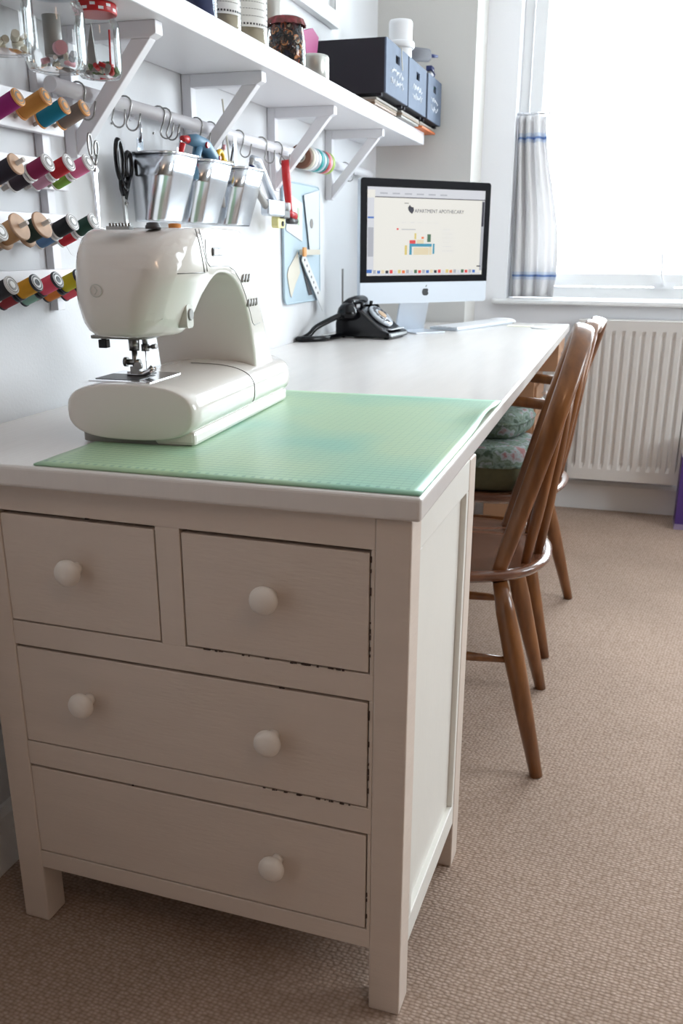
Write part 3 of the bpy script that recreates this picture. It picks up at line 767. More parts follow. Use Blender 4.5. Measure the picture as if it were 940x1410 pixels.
shook(2.085, 'last steel hook at the far end of the rail with nothing on it', drop=.03)

# metal buckets hung from the rail
def bucket(y, label, hw=.073):
    R_ = root('metal_bucket', label, 'bucket', (.092,y,1.104), group='galvanized buckets on the rail')
    rings = []; H = .122
    for (z, s) in ((0,.80),(.004,.82),(.04,.87),(.078,.92),(.080,.94),(.084,.94),(.086,.925),(H,.985)):
        f_ = z/H; hd = .031+.019*f_; rings.append([(px,py,z) for px,py in rrect(-.052+hd,0,hd,hw*(.86+.12*f_)*(.98 if s in (.94,) else .965),min(.029,hd*.9),7)])
    b = MB(); n = len(rings[0]); vs = [v for r in rings for v in r]
    fs = [(j*n+i, j*n+(i+1)%n, (j+1)*n+(i+1)%n, (j+1)*n+i) for j in range(len(rings)-1) for i in range(n)]; fs.append(tuple(range(n)))
    b.add(vs, fs, True)
    o = build('pail', b, zinc_m, R_); s_ = o.modifiers.new('t','SOLIDIFY'); s_.thickness = .0012; s_.offset = -1
    rr = [(px,py,H) for px,py in rrect(-.052+.050,0,.050,hw*.965,.029,7)]
    build('rim', MB().tube(rr, .0022, 8, close=True), chrome_m, R_)
    b = MB(); b.box((-.054,-.012,H-.01),(-.0525,.012,H+.03)); b.tube([(-.053,0,H+.024),(-.050,0,H+.045),(-.052,0,H+.06)], .003, 8); build('hanger', b, zinc_m, R_)
    return R_
bucket(.716, 'first and nearest of the three galvanized metal buckets under the rail')
bucket(.885, 'middle one of the three galvanized metal buckets, blue glue gun in it')
bucket(1.068, 'third and farthest of the three galvanized metal buckets under the rail')

# contents of the buckets
def solo_mb(): return MB()
gg = root('glue_gun', 'blue glue gun with red nozzle and trigger standing in the middle bucket', 'glue gun', (.10,.87,1.15))
b = MB(); b.tube([(.100,.800,1.262),(.103,.83,1.263),(.105,.865,1.256),(.106,.90,1.235),(.106,.925,1.212)], [.009,.013,.016,.016,.013], 12); build('barrel', b, blue_m, gg, world=True)
b = MB(); b.tube([(.104,.84,1.255),(.103,.825,1.225),(.103,.815,1.19)], [.010,.009,.010], 10); b.tube([(.106,.885,1.245),(.102,.90,1.215),(.096,.91,1.18)],[.010,.008,.009],10); build('handle', b, blue_m, gg, world=True)
b = MB(); b.cyl((.100,.775,1.262),(.100,.800,1.262),.005,.008,10); build('nozzle', b, red_m, gg, world=True, label='red nozzle')
build('button', MB().lathe([(.006,0),(.006,.004)],12,axm((.118,.85,1.256),(1,0,0))), red_m, gg, world=True, label='red button')
build('button', MB().lathe([(.004,0),(.004,.004)],12,axm((.120,.905,1.236),(1,0,0))), red_m, gg, world=True, label='red button')
solo('marker_pen', 'red and white pen standing in the first metal bucket', 'pen', MB().cyl((.08,.74,1.13),(.105,.768,1.252),.006,n=10), red_m)
ys = root('craft_scissors', 'scissors with yellow handles standing in the middle bucket', 'scissors', (.11,.93,1.15))
b = MB(); b.tube([(.112,.93+.014*math.cos(a),1.235+.017*math.sin(a)) for a in [i*2*PI/14 for i in range(14)]], .005, 8, close=True); b.tube([(.108,.956+.011*math.cos(a),1.226+.014*math.sin(a)) for a in [i*2*PI/14 for i in range(14)]], .0045, 8, close=True); build('handle', b, yellow_m, ys, world=True)
build('blade', MB().tube([(.11,.94,1.215),(.11,.943,1.14)], .004, 6, rx=.0015), steel_m, ys, world=True)
br = root('pencil', 'thin pencil with pink tip standing between the yellow scissors and ruler', 'pencil', (.075,.92,1.12))
build('shaft', MB().cyl((.075,.92,1.12),(.105,.965,1.258),.003,n=8), tan_m, br, world=True); build('tip', MB().cyl((.105,.965,1.258),(.106,.967,1.268),.0035,n=8), pink_m, br, world=True)
solo('metal_ruler', 'long thin metal ruler standing upright in the third bucket', 'ruler', MB().box((.085,1.065,1.11),(.0865,1.08,1.30)), silver_m)
solo('bamboo_skewer', 'long thin wooden skewer leaning up from the third bucket to the wall', 'skewer', MB().cyl((.075,1.09,1.115),(.055,1.08,1.375),.0022,n=6), tan_m)
solo('seam_ripper', 'dark blue capped pen standing in the third bucket', 'pen', MB().cyl((.075,1.09,1.12),(.112,1.108,1.238),.0065,n=10), navy_m)
solo('cream_card', 'small cream card standing in the third bucket', 'card', MB().box((.08,1.02,1.11),(.082,1.09,1.243)), cream_m)
solo('tweezers', 'dark thin tweezers slanting out of the third bucket behind the ruler', 'tweezers', MB().cyl((.06,1.04,1.115),(.062,1.12,1.285),.0025,n=6), dgrey_m)

# big scissors
def scissors(name, label, y, x, ztop, hl, bl, mh, mb_, r, hang):
    R_ = root(name, label, 'scissors', (x,y,ztop))
    b = MB()
    def loop(cy, cz, ay, az, rot=0):
        return [(0, cy+ay*math.cos(a)*math.cos(rot)-az*math.sin(a)*math.sin(rot), cz+ay*math.cos(a)*math.sin(rot)+az*math.sin(a)*math.cos(rot)) for a in [i*2*PI/22 for i in range(22)]]
    b.tube(loop(-.006,-hl*.45,hl*.16,hl*.45,.05), r, 8, close=True, rx=r*1.3)
    b.tube(loop(hl*.33,-hl*.55,hl*.15,hl*.30,-.1), r, 8, close=True, rx=r*1.3)
    b.tube([(0,-.006,-hl*.88),(0,-.001,-hl*1.1),(0,.004,-hl*1.35)], [r*1.3,r*1.9,r*1.2], 8); b.tube([(0.002,hl*.28,-hl*.82),(.002,.006,-hl*1.1),(.002,.0,-hl*1.35)], [r*1.2,r*1.7,r*1.2], 8)
    build('handle', b, mh, R_)
    b = MB(); b.prism([(-.006,-hl*1.3),(.007,-hl*1.3),(.005,-hl*1.3-bl),(.001,-hl*1.32-bl)], -.002, .001, 'x'); b.prism([(-.008,-hl*1.28),(.005,-hl*1.28),(.001,-hl*1.33-bl),(-.003,-hl*1.3-bl)], .001, .004, 'x'); build('blade', b, mb_, R_)
    build('pivot', MB().cyl((.004,0,-hl*1.45),(.007,0,-hl*1.45),.004,n=12), chrome_m, R_)
    return R_
scissors('tailor_scissors', 'large black-handled tailor scissors hanging from the rail', .610, .056, 1.243, .075, .10, black_m, steel_m, .0040, 0)
scissors('small_scissors', 'small all-steel scissors hanging at the near end of the rail', .512, .056, 1.243, .040, .11, steel_m, chrome_m, .0016, 0)

# tape rolls on the rail
tapes = [('brown',brown_m,1.655),('cream',tan_m,1.685),('white',white_m,1.712),('silver grey',silver_m,1.738),('deep teal',teal_m,1.764),('pale aqua',lightblue_m,1.788),('teal green',mat('teal2',(30,120,120),.45),1.808),('red',red_m,1.828),('pale pink',pink_m,1.848),('lime green',green_m,1.872)]
for nm, mt, y in tapes:
    b = MB(); hw = .0095
    prof_ = [(.0165,-hw),(.031,-hw),(.0325,-hw+.0015),(.0325,hw-.0015),(.031,hw),(.0165,hw),(.0165,-hw)]
    b.lathe(prof_, 32, axm((RXc,y,RZc-.004),(0,1,0)), caps=False)
    R_ = root('tape_roll', f'{nm} roll in the row of ribbon tapes threaded on the rail', 'tape roll', (RXc,y,RZc-.04), group='tape rolls threaded on the rail')
    build('tape', b, mt, R_, world=True)
    build('core', MB().lathe([(.0130,-hw*.95),(.0165,-hw*.95),(.0165,hw*.95),(.0130,hw*.95),(.0130,-hw*.95)],24,axm((RXc,y,RZc-.004+0.0),(0,1,0)),caps=False), tan_m, R_, world=True)

# staple gun, red handle tool, yellow tape measure
sg = root('staple_gun', 'grey metal staple gun hanging from the rail past the buckets', 'staple gun', (.06,1.33,1.14))
b = MB(); b.tube([(.06,1.235,1.262),(.06,1.275,1.262),(.06,1.31,1.235),(.06,1.385,1.165)], [.008,.009,.009,.012], 8, rx=.011); build('body', b, silver_m, sg, world=True)
b = MB(); b.tube([(.062,1.225,1.225),(.062,1.27,1.185),(.062,1.33,1.150)], [.006,.008,.010], 8, rx=.010); b.tube([(.06,1.235,1.262),(.062,1.222,1.25),(.062,1.225,1.225)],.006,8); build('lever', b, greyp_m, sg, world=True)
b = MB(); b.box((.048,1.31,1.135),(.074,1.425,1.175)); build('magazine', b, silver_m, sg, world=True, bevel=.006)
b = MB(); b.box((.050,1.42,1.132),(.072,1.47,1.152)); build('nose', b, dgrey_m, sg, world=True, bevel=.003)
rdh = root('seam_tool', 'red-handled tool with dark grey base hanging beside the staple gun', 'tool', (.06,1.49,1.13))
b = MB(); b.tube([(.06,1.466,1.28),(.062,1.472,1.235),(.063,1.482,1.17),(.062,1.49,1.150)], [.011,.013,.010,.009], 10, rx=.008); build('handle', b, red_m, rdh, world=True)
b = MB(); b.tube([(.062,1.475,1.148),(.062,1.53,1.140)], [.008,.011], 10); build('jaw', b, red_m, rdh, world=True); b = MB(); b.tube([(.062,1.48,1.127),(.062,1.54,1.127)], .0085, 10); build('base', b, dgrey_m, rdh, world=True)
b = MB(); b.cyl((.060,1.462,1.162),(.070,1.470,1.162),.011,n=12); build('collar', b, white_m, rdh, world=True)
build('loop', MB().tube([(.06,1.466,1.28),(.05,1.466,1.292),(.04,1.466,1.300)], .0015, 6), steel_m, rdh, world=True)
ty_ = root('tape_measure', 'small yellow tape measure with black centre hanging below the staple gun', 'tape measure', (.05,1.44,1.105))
build('case', MB().prism(rrect(1.435,1.122,.028,.015,.008), .040, .060, 'x'), mat('pale_yellow',(226,216,150),.5), ty_, world=True, bevel=.002); build('button', MB().cyl((.060,1.44,1.118),(.063,1.44,1.118),.007,n=12), black_m, ty_, world=True)
build('cord', MB().tube([(.05,1.42,1.136),(.045,1.40,1.22),(.042,1.40,1.302)], .001, 5), white_m, ty_, world=True)

# ------------------------------------------------------------------ thread rack and spools
RK = root('thread_rack', 'white wall rack of four slats with pegs for thread spools', 'thread rack', (.012,.2,.94))
SL = [(1.234,1.292),(1.148,1.196),(1.063,1.110),(.972,1.020)]
for z0, z1 in SL:
    build('slat', MB().box((.016,.06,z0),(.030,.470,z1)), shelf_m, RK, world=True, bevel=.0015)
for y0 in (.425,.10):
    build('post', MB().box((.001,y0,.95),(.016,y0+.022,1.36)), shelf_m, RK, world=True, bevel=.001)
A23 = math.radians(23.3); DIR = Vector((math.cos(A23),0,math.sin(A23)))
peg_m = mat('peg_wood',(196,186,178),.6)
def thread(nm, rgb): return mat('thread_'+nm, rgb, .75)
def spool(top, s0, s1, r, col, rgb, rim, label, rimr=None, group='thread spools on the wall rack', lab=True):
    # 'top' is the world point of the top-end centre; s0,s1 distances along the peg of its two ends
    base = top - DIR*(s1-s0)
    R_ = root('thread_spool', label, 'thread spool', tuple(base), group=group)
    M = axm((0,0,0), DIR); L_ = s1-s0; rr = rimr or r*1.06; e = .0035
    b = MB(); b.lathe([(r*.97,e),(r,e+.003),(r*1.0,L_*.5),(r,L_-e-.003),(r*.97,L_-e)], 24, M); build('thread', b, thread(col, rgb), R_)
    build('rim', MB().lathe([(rr*.9,0),(rr,.0008),(rr,e),(r*.5,e+.0004)], 24, M), rim, R_)
    b = MB(); b.lathe([(r*.5,L_-e-.0004),(rr,L_-e),(rr,L_-.0008),(rr*.92,L_)], 24, M); build('rim', b, rim, R_)
    if lab:
        b = MB(); b.lathe([(rr*.60,L_),(rr*.60,L_+.0005)], 20, M); b.lathe([(rr*.80,L_),(rr*.86,L_+.0003),(rr*.80,L_+.0006),(rr*.76,L_)],20,M,caps=False)
        build('end_label', b, white_m if rim is rimk_m else greyp_m, R_)
        b = MB(); b.lathe([(rr*.38,L_+.0005),(rr*.38,L_+.0009)], 16, M); build('hole', b, black_m if rim is rimk_m else rim, R_)
    return base
def pegline(px, py, sl, inner=None, outer=None, s1=None):
    pass
PX0 = .030
def place(px, py, s1): return at(px, py, 'x', PX0+s1*DIR.x)
# top row: single tall spools
for px, py, col, rgb, lab_ in ((26,133,'purple',(150,24,110),'purple spool with tan rim on the top slat of the rack'),(64,132,'gold',(200,140,62),'golden spool with tan rim on the top slat of the rack'),(90,145,'teal',(0,128,160),'teal blue spool with tan rim on the top slat of the rack'),(117,148,'taupe',(128,110,98),'taupe grey spool with tan rim on the top slat of the rack')):
    T = place(px,py,.066); spool(T, .012, .066, .0125, col, rgb, rimo_m, lab_); build('peg', MB().cyl(T-DIR*.068, T-DIR*.01, .003, n=8), peg_m, RK, world=True)
# second row
W2 = 'second slat of the rack'
rows2 = [(23,225,'black',(34,28,44),rimw_m,'black spool with wooden ends, leftmost on the '+W2, None),
         (67,223,'wine',(140,24,80),rim_m,'wine red spool with white end on the '+W2, ('nearblack',(44,32,44),'dark spool tucked behind the wine red one on the '+W2)),
         (96,223,'red',(190,30,44),rim_m,'bright red spool with white end on the '+W2, ('mauve',(206,150,172),'mauve spool tucked behind the bright red one on the '+W2)),
         (122.5,223,'pink',(232,122,166),rim_m,'candy pink spool with white end on the '+W2, ('green',(126,170,62),'leaf green spool tucked behind the candy pink one on the '+W2))]
W3 = 'third slat of the rack'
rows3 = [(2,318,'whitecotton',(226,222,212),rim_m,'white spool at the left edge of view, '+W3, None),
         (28,311.5,'tan',(196,152,108),rimw_m,'large tan spool with pinkish wooden ends on the '+W3, ('darktan',(170,124,86),'brown spool tucked behind the large tan one on the '+W3)),
         (59,309,'bottlegreen',(36,58,52),rimw_m,'large dark green spool with broad wooden ends on the '+W3, None),
         (101,305,'inkblack',(24,30,36),rim_m,'black spool with white end on the '+W3, ('denim',(88,130,178),'denim blue spool tucked behind the black one on the '+W3)),
         (130,304,'darkgreen',(30,72,60),rim_m,'dark green spool rightmost on the '+W3, ('crimson',(196,30,48),'crimson spool tucked behind the dark green one on the '+W3))]
W4 = 'bottom slat of the rack'
rows4 = [(17,392,'charcoal',(40,40,46),rim_m,'charcoal spool with white end on the '+W4, None),
         (51,389,'mustard',(222,160,38),rimk_m,'mustard spool with black end on the '+W4, ('maroon',(150,44,52),'maroon spool tucked behind the mustard one on the '+W4)),
         (80,385,'coral',(240,92,122),rimk_m,'coral pink spool with black end on the '+W4, ('sage',(142,186,170),'sage green spool tucked behind the coral pink one on the '+W4)),
         (110,381,'olive',(206,196,40),rimk_m,'yellow-green spool with black end on the '+W4, ('amber',(226,132,52),'amber spool tucked behind the yellow-green one on the '+W4)),
         (134,380,'brick',(180,70,60),rimk_m,'brick red spool half hidden by the sewing machine on the '+W4, ('rose',(240,92,110),'rose pink spool behind the brick red one on the '+W4))]
for rows, big in ((rows2,()),(rows3,('tan','bottlegreen')),(rows4,())):
    for px, py, col, rgb, rim, lab_, inn in rows:
        T = place(px,py,.088)
        wood = rim is rimw_m
        if col in big: spool(T, .050, .088, .0155, col, rgb, rim, lab_, rimr=.0205, lab=False)
        elif wood: spool(T, .040, .088, .0135, col, rgb, rim, lab_, rimr=.0155, lab=False)
        else: spool(T, .050, .088, .0125, col, rgb, rim, lab_, rimr=.0138)
        if inn:
            base = T - DIR*.040; spool(base+Vector((0,0,-.002)), .010, .046, .0115, inn[0], inn[1], rim if not wood else rimw_m, inn[2], lab=False)
        build('peg', MB().cyl(T-DIR*.095, T+DIR*(.014 if wood or col in big else -.012), .0035, n=8), peg_m, RK, world=True)
solo('loose_thread', 'thin loose white thread hanging from the black spool on the third slat', 'thread', MB().tube([at(90,326,'x',.05),at(92,340,'x',.045),at(98,350,'x',.04),at(106,354,'x',.035)], .0005, 5), white_m)

# ------------------------------------------------------------------ jars hanging under the shelf
def jar_hang(y, label, r, zb, lidm, lidlabel, x=.148, ztop=1.4115, sq=False):
    R_ = root('hanging_jar', label, 'jar', (x,y,zb), group='glass jars hanging under the shelf')
    H = ztop-zb
    b = MB(); b.lathe([(r*.55,.002),(r*.86,.0),(r*.97,.006),(r,.016),(r,H*.66),(r*.97,H*.74),(r*.84,H*.80),(r*.84,H*.985)], 32, caps=False)
    b.lathe([(r*.0001,.002),(r*.55,.002)],32,caps=False)
    g_ = build('glass', b, glass_m, R_)
    b = MB(); b.lathe([(r*.90,0),(r*.93,.002),(r*.93,.012),(r*.90,.015)], 32, Matrix.Translation((0,0,H-.015)))
    ld = build('lid', b, lidm, R_, label=lidlabel)
    if lidm is red_m:
        b = MB()
        for k in range(16):
            a = 2*PI*k/16; b.box((r*.925,-.004,H-.0125+(.005 if k%2 else 0)),(r*.937,.004,H-.0085+(.005 if k%2 else 0)), Matrix.Rotation(a,4,'Z'))
        build('check_print', b, white_m, ld)
    return R_
jar_hang(.402, 'hanging glass jar with red checked lid, farthest of those under the shelf', .0345, 1.309, red_m, 'red lid with white check print')
jar_hang(.283, 'large hanging glass jar next to the red-lidded one, trinkets inside', .0445, 1.300, silver_m, 'silver lid')
jar_hang(.158, 'hanging glass jar at the left edge of view under the shelf', .0430, 1.302, silver_m, 'silver lid')
def bits(cx, cy, z, n, cols, nm, label, r=.02):
    b = MB(); 
    for k in range(n):
        a = random.uniform(0,2*PI); d = r*math.sqrt(random.random()); b.cur = random.randrange(len(cols))
        p = Vector((cx+d*math.cos(a), cy+d*math.sin(a), z+random.uniform(0,.010))); q = p+Vector((random.uniform(-.012,.012),random.uniform(-.012,.012),random.uniform(.001,.008)))
        b.cyl(p, q, random.uniform(.003,.006), n=8)
    b.cur = 0
    o = solo(nm, label, 'trinkets', b, cols); o['kind'] = 'stuff'; return o
bits(.148,.402,1.314,26,[tan_m,red_m,greyp_m,mat('moss',(96,120,80),.8)],'haberdashery_bits','mixed haberdashery bits in the bottom of the red-lidded jar',.022)
bits(.148,.283,1.305,10,[pink_m,tan_m,silver_m],'haberdashery_bits','few pale trinkets in the bottom of the large hanging jar',.028)
bits(.148,.158,1.307,16,[greyp_m,tan_m,cream_m],'haberdashery_bits','grey trinkets in the bottom of the leftmost hanging jar',.027)
solo('red_pencil', 'thin red stick standing inside the red-lidded jar', 'stick', MB().cyl((.165,.405,1.316),(.170,.400,1.375),.0016,n=6), red_m)
solo('tape_bobbin', 'small pink and silver bobbin at the front of the large hanging jar', 'bobbin', MB().cyl((.166,.262,1.325),(.176,.255,1.325),.009,n=14), pink_m)
solo('grey_spool', 'grey cylinder standing inside the large hanging jar', 'spool', MB().cyl((.150,.275,1.318),(.150,.275,1.37),.013,n=16), greyp_m)
solo('grey_card', 'folded grey paper standing inside the red-lidded jar', 'paper', MB().prism([(-.012,1.318),(.012,1.318),(.006,1.385)], .396, .399, 'y', M=Matrix.Translation((.135,0,0))), greyp_m)

# ------------------------------------------------------------------ things standing on the shelf
ZS = SZ1+.0005
def jar_stand(x, y, r, H, label, fill, fh, dots=False, lidm=None, group='glass jars standing on the shelf'):
    R_ = root('storage_jar', label, 'jar', (x,y,ZS), group=group)
    b = MB(); b.lathe([(r*.0001,.001),(r*.9,.001),(r,.006),(r,H*.86),(r*.9,H*.94),(r*.9,H)], 32, caps=False); g_ = build('glass', b, glass_m, R_)
    if lidm: build('lid', MB().lathe([(r*.96,0),(r*.96,.016),(r*.9,.018)], 30, Matrix.Translation((0,0,H-.012))), lidm, R_)
    o = solo('jar_filling', label.split(' jar')[0]+' jar filling, seen through its glass', 'jar contents', MB().lathe([(r*.84,0),(r*.9,.004),(r*.92,fh),(r*.8,fh+.003)], 28, Matrix.Translation((x,y,ZS+.004))), fill); o['kind'] = 'stuff'
    if dots:
        # label wraps the right-front of the jar
        a0, a1 = math.radians(-100), math.radians(10); z0, z1 = H*.22, H*.90
        def lf(u,v): a = a0+(a1-a0)*u; return (r*1.006*math.cos(a), r*1.006*math.sin(a), z0+(z1-z0)*v)
        lb = build('paper_label', MB().grid(lf, 16, 2), label_m, R_)
        b = MB(); rr = r*1.012
        def dot(a, z, w_=.0035): b.box((rr-.0006,-w_/2,z-w_/2),(rr+.0003,w_/2,z+w_/2), Matrix.Rotation(a,4,'Z'))
        for k in range(13): dot(a0+(a1-a0)*(.05+.9*k/12), z0+.006)
        for k in range(8): dot(a0+(a1-a0)*.05, z0+.006+k*.011); dot(a0+(a1-a0)*.95, z0+.006+k*.011)
        build('dotted_border', b, dgrey_m, lb)
        b = MB()
        for k in range(4):
            for j in range(10):
                a = a0+(a1-a0)*(.2+.6*j/9); b.box((rr-.0006,-.0021,z0+.02+k*.013),(rr+.0002,.0021,z0+.0212+k*.013), Matrix.Rotation(a,4,'Z'))
        build('ruled_lines', b, greyp_m, lb)
    return R_
jar_stand(.150,.735,.050,.15,'dark blue fabric filled jar, leftmost standing on the shelf',mat('navy_fabric',(52,62,104),.8),.12)
jar_stand(.150,.868,.042,.15,'first cream filled jar with dotted paper label on the shelf',cream_m,.06,dots=True)
jar_stand(.145,1.010,.047,.17,'larger cream filled jar with dotted paper label, right of the first',cream_m,.07,dots=True)
# jar of buttons
BJ = root('button_jar', 'glass jar full of dark and coloured buttons with a patterned cloth lid', 'jar', (.158,1.225,ZS))
rj, Hj = .046, .098
g_ = build('glass', MB().lathe([(.0001,.001),(rj*.9,.001),(rj,.006),(rj*.98,Hj*.55),(rj*.86,Hj*.88),(rj*.84,Hj)], 32, caps=False), glass_m, BJ)
b = MB(); 
def frill(u, v):
    a = 2*PI*u; rr = rj*(.9+.10*v)+.002*math.sin(a*14)*v; return (rr*math.cos(a), rr*math.sin(a), Hj+.004-.014*v)
b.grid(frill, 84, 3); b.lathe([(rj*.9,Hj+.004),(rj*.7,Hj+.008),(.001,Hj+.009)], 28, caps=False); build('cloth_lid', b, mat('patterned_lid',(150,60,70),.8,noise=.5,nscale=70,rgb2=(60,58,44)), BJ, label='red and green patterned cloth lid')
cols = [mat('button_black',(30,28,32),.3),mat('button_navy',(44,44,66),.3),mat('button_cream',(216,200,176),.3),mat('button_rust',(170,84,56),.3),mat('button_orange',(226,150,90),.3),mat('button_brown',(86,58,48),.3)]
b = MB()
for k in range(330):
    a = random.uniform(0,2*PI); zz = random.uniform(.008,Hj*.9); d = rj*(.84 if random.random() < .75 else random.random()*.8)*(1 if zz < Hj*.6 else .88)
    b.cur = random.choice([0,0,0,0,1,1,5,5,2,3,4]); r_ = random.uniform(.005,.009)
    nrm = Vector((math.cos(a),math.sin(a),random.uniform(-.4,.4))); p = Vector((.158+d*math.cos(a),1.225+d*math.sin(a),ZS+zz))
    b.lathe([(r_,0),(r_,.0014),(r_*.7,.0018),(r_*.65,.0010),(r_*.1,.0010)], 10, axm(p-nrm.normalized()*.001, nrm))
b.cur = 0; o = solo('loose_buttons', 'loose black, cream and orange buttons filling the jar with cloth lid', 'buttons', b, cols); o['kind'] = 'stuff'
solo('round_tin', 'squat round brushed metal tin on the shelf beside the button jar', 'tin', MB().lathe([(.034,0),(.038,.004),(.038,.052),(.036,.058),(.030,.060)], 32, Matrix.Translation((.165,1.405,ZS))), mat('brushed_tin',(190,190,184),.35,metal=.8))
solo('metal_canister', 'tall slim grey metal canister behind the button jar', 'canister', MB().lathe([(.034,0),(.035,.004),(.035,.22),(.033,.225)], 28, Matrix.Translation((.085,1.30,ZS))), mat('canister_grey',(176,174,168),.3,metal=.6))
solo('white_box', 'small whitish box on the shelf left of the button jar', 'box', MB().box((.09,1.125,ZS),(.13,1.165,ZS+.035)), photo_m)
solo('magenta_holder', 'magenta folded card leaning behind the round tin on the shelf', 'card', MB().prism([(1.46,ZS+.0),(1.60,ZS+.0),(1.655,ZS+.150),(1.605,ZS+.163),(1.50,ZS+.135)], .085, .095, 'x'), magenta_m)

# magazines with the three black boxes
def mag(x0, x1, y0, y1, z, h, m_, lab_):
    R_ = root('magazine_stack', lab_, 'magazines', ((x0+x1)/2,(y0+y1)/2,z), group='magazines under the black boxes')
    n = 3; mm = [m_, mat('page_edge_brown',(150,132,114),.7), mat('page_edge_grey',(172,166,158),.7)]
    for k in range(n):
        dx = random.uniform(-.006,.004); build('magazine', MB().box((x0+dx,y0+random.uniform(0,.01),z+h*k/n),(x1+dx,y1-random.uniform(0,.01),z+h*(k+.92)/n)), mm[k % 3], R_, world=True, bevel=.001)
mag(.01,.222,1.80,2.07,ZS,.021,mat('mag_brown',(140,110,86),.5),'brown spined magazines under the first black box')
mag(.01,.226,2.085,2.345,ZS,.021,mat('mag_grey',(150,146,140),.5),'grey spined magazines under the middle black box')
mag(.01,.232,2.36,2.60,ZS,.021,orange_m,'orange spined magazines under the farthest black box')
BZ = ZS+.0215+.008
def blackbox(y0, y1, x1, label):
    R_ = root('storage_box', label, 'box', (x1/2,(y0+y1)/2,BZ-.008), group='black storage boxes on the shelf')
    x0, h, t = .015, .142, .005; yc = (y0+y1)/2
    b = MB(); b.box((x0,y0,BZ),(x1-.005,y0+t,BZ+h)); b.box((x0,y1-t,BZ),(x1-.005,y1,BZ+h)); b.box((x0,y0+t,BZ),(x0+t,y1-t,BZ+h)); b.box((x0+t,y0+t,BZ),(x1-.005,y1-t,BZ+t)); build('carcass', b, blackb_m, R_, world=True)
    b = MB(); hz0, hz1, hw = BZ+h*.66, BZ+h*.82, .024
    b.box((x1-.005,y0,BZ),(x1,y1,hz0)); b.box((x1-.005,y0,hz1),(x1,y1,BZ+h)); b.box((x1-.005,y0,hz0),(x1,yc-hw,hz1)); b.box((x1-.005,yc+hw,hz0),(x1,y1,hz1)); fr = build('front_panel', b, chalk_m, R_, world=True)
    for (ax, ay) in ((x0+.01,y0+.005),(x0+.01,y1-.02),(x1-.03,y0+.005),(x1-.03,y1-.02)): build('foot', MB().box((ax,ay,BZ-.008),(ax+.015,ay+.015,BZ)), blackb_m, R_, world=True)
    b = MB()
    for row in (.48,.30):
        P = []; yy = y0+.06
        while yy < y1-.06: P.append((x1+.0006, yy, BZ+h*row+random.uniform(-.010,.010))); yy += .006
        b.tube(P, .0012, 4)
    build('chalk_writing', b, chalkw_m, fr, world=True, label='faint white chalk handwriting')
    return R_
blackbox(1.800,2.075,.250,'nearest of the three black storage boxes on the shelf, chalk writing on its front')
blackbox(2.088,2.350,.250,'middle one of the three black storage boxes on the shelf')
blackbox(2.378,2.612,.250,'farthest of the three black storage boxes, next to the end wall')
tb = root('plastic_tub', 'white plastic tub standing upside down in the middle black box', 'tub', (.207,2.142,BZ+.0055))
tx, ty2 = .207, 2.142
tz = BZ+.0055
build('tub_body', MB().lathe([(.034,0),(.035,.010),(.036,.130),(.0375,.235),(.037,.243),(.034,.248)], 28, Matrix.Translation((tx,ty2,tz))), white_m, tb, world=True)
build('tub_cap', MB().lathe([(.043,0),(.045,.003),(.045,.016),(.042,.020)], 28, Matrix.Translation((tx,ty2,tz+.168))), white_m, tb, world=True)
gr = root('grey_roll', 'grey rolled cloth with blue tip sticking out of the middle black box', 'roll', (.2,2.2,BZ+.12))
b = MB(); b.tube([(.13,2.26,BZ+.05),(.17,2.25,BZ+.12),(.205,2.25,BZ+.180),(.262,2.31,BZ+.182)], [.018,.024,.026,.020], 14); build('cloth', b, mat('grey_cloth',(104,104,110),.8,bump=.3,bscale=60), gr, world=True)
build('tip', MB().cyl((.262,2.31,BZ+.182),(.288,2.335,BZ+.182),.007,.004,10), navy_m, gr, world=True, label='dark blue tip')
build('tag', MB().cyl((.225,2.30,BZ+.138),(.235,2.325,BZ+.138),.012,n=10), navy_m, gr, world=True, label='dark blue band')
sb = root('spray_bottle', 'white spray bottle with blue and green print standing in the farthest box', 'bottle', (.219,2.555,BZ+.006))
build('bottle', MB().lathe([(.022,0),(.024,.006),(.024,.13),(.012,.16),(.011,.175)], 18, Matrix.Translation((.219,2.555,BZ+.006))), white_m, sb, world=True)
b = MB(); b.box((.209,2.525,BZ+.175),(.229,2.575,BZ+.190)); b.tube([(.226,2.535,BZ+.178),(.240,2.53,BZ+.160),(.236,2.525,BZ+.145)], .003, 8); build('trigger', b, navy_m, sb, world=True, bevel=.002)
build('print', MB().lathe([(.0245,0),(.0245,.02)], 18, Matrix.Translation((.219,2.555,BZ+.115)), caps=False), mat('mint_print',(120,190,170),.5), sb, world=True)
solo('string', 'cream string hanging over the front of the nearest black box', 'string', MB().tube([(.222,1.965,BZ+.13),(.238,1.965,BZ+.150),(.254,1.966,BZ+.143),(.254,1.972,BZ+.11),(.254,1.985,BZ+.085)], .0018, 6), tan_m)

# picture frame on the wall above the shelf
PF = root('picture_frame', 'white picture frame on the left wall above the shelf', 'picture frame', (.001,1.75,1.709))
y0, y1, z0, z1 = 1.42, 2.068, 1.709, 2.18
b = MB(); fw = .045
b.box((.001,y0,z0),(.026,y1,z0+fw)); b.box((.001,y0,z1-fw),(.026,y1,z1)); b.box((.001,y0,z0+fw),(.026,y0+fw,z1-fw)); b.box((.001,y1-fw,z0+fw),(.026,y1,z1-fw)); build('frame', b, trim_m, PF, world=True, bevel=.002)
build('mount', MB().box((.001,y0+fw,z0+fw),(.010,y1-fw,z1-fw)), photo_m, PF, world=True)
build('frame_edge', MB().box((.026,y1-fw,z0+fw),(.028,y1-fw+.003,z1-fw)), greyp_m, PF, world=True)

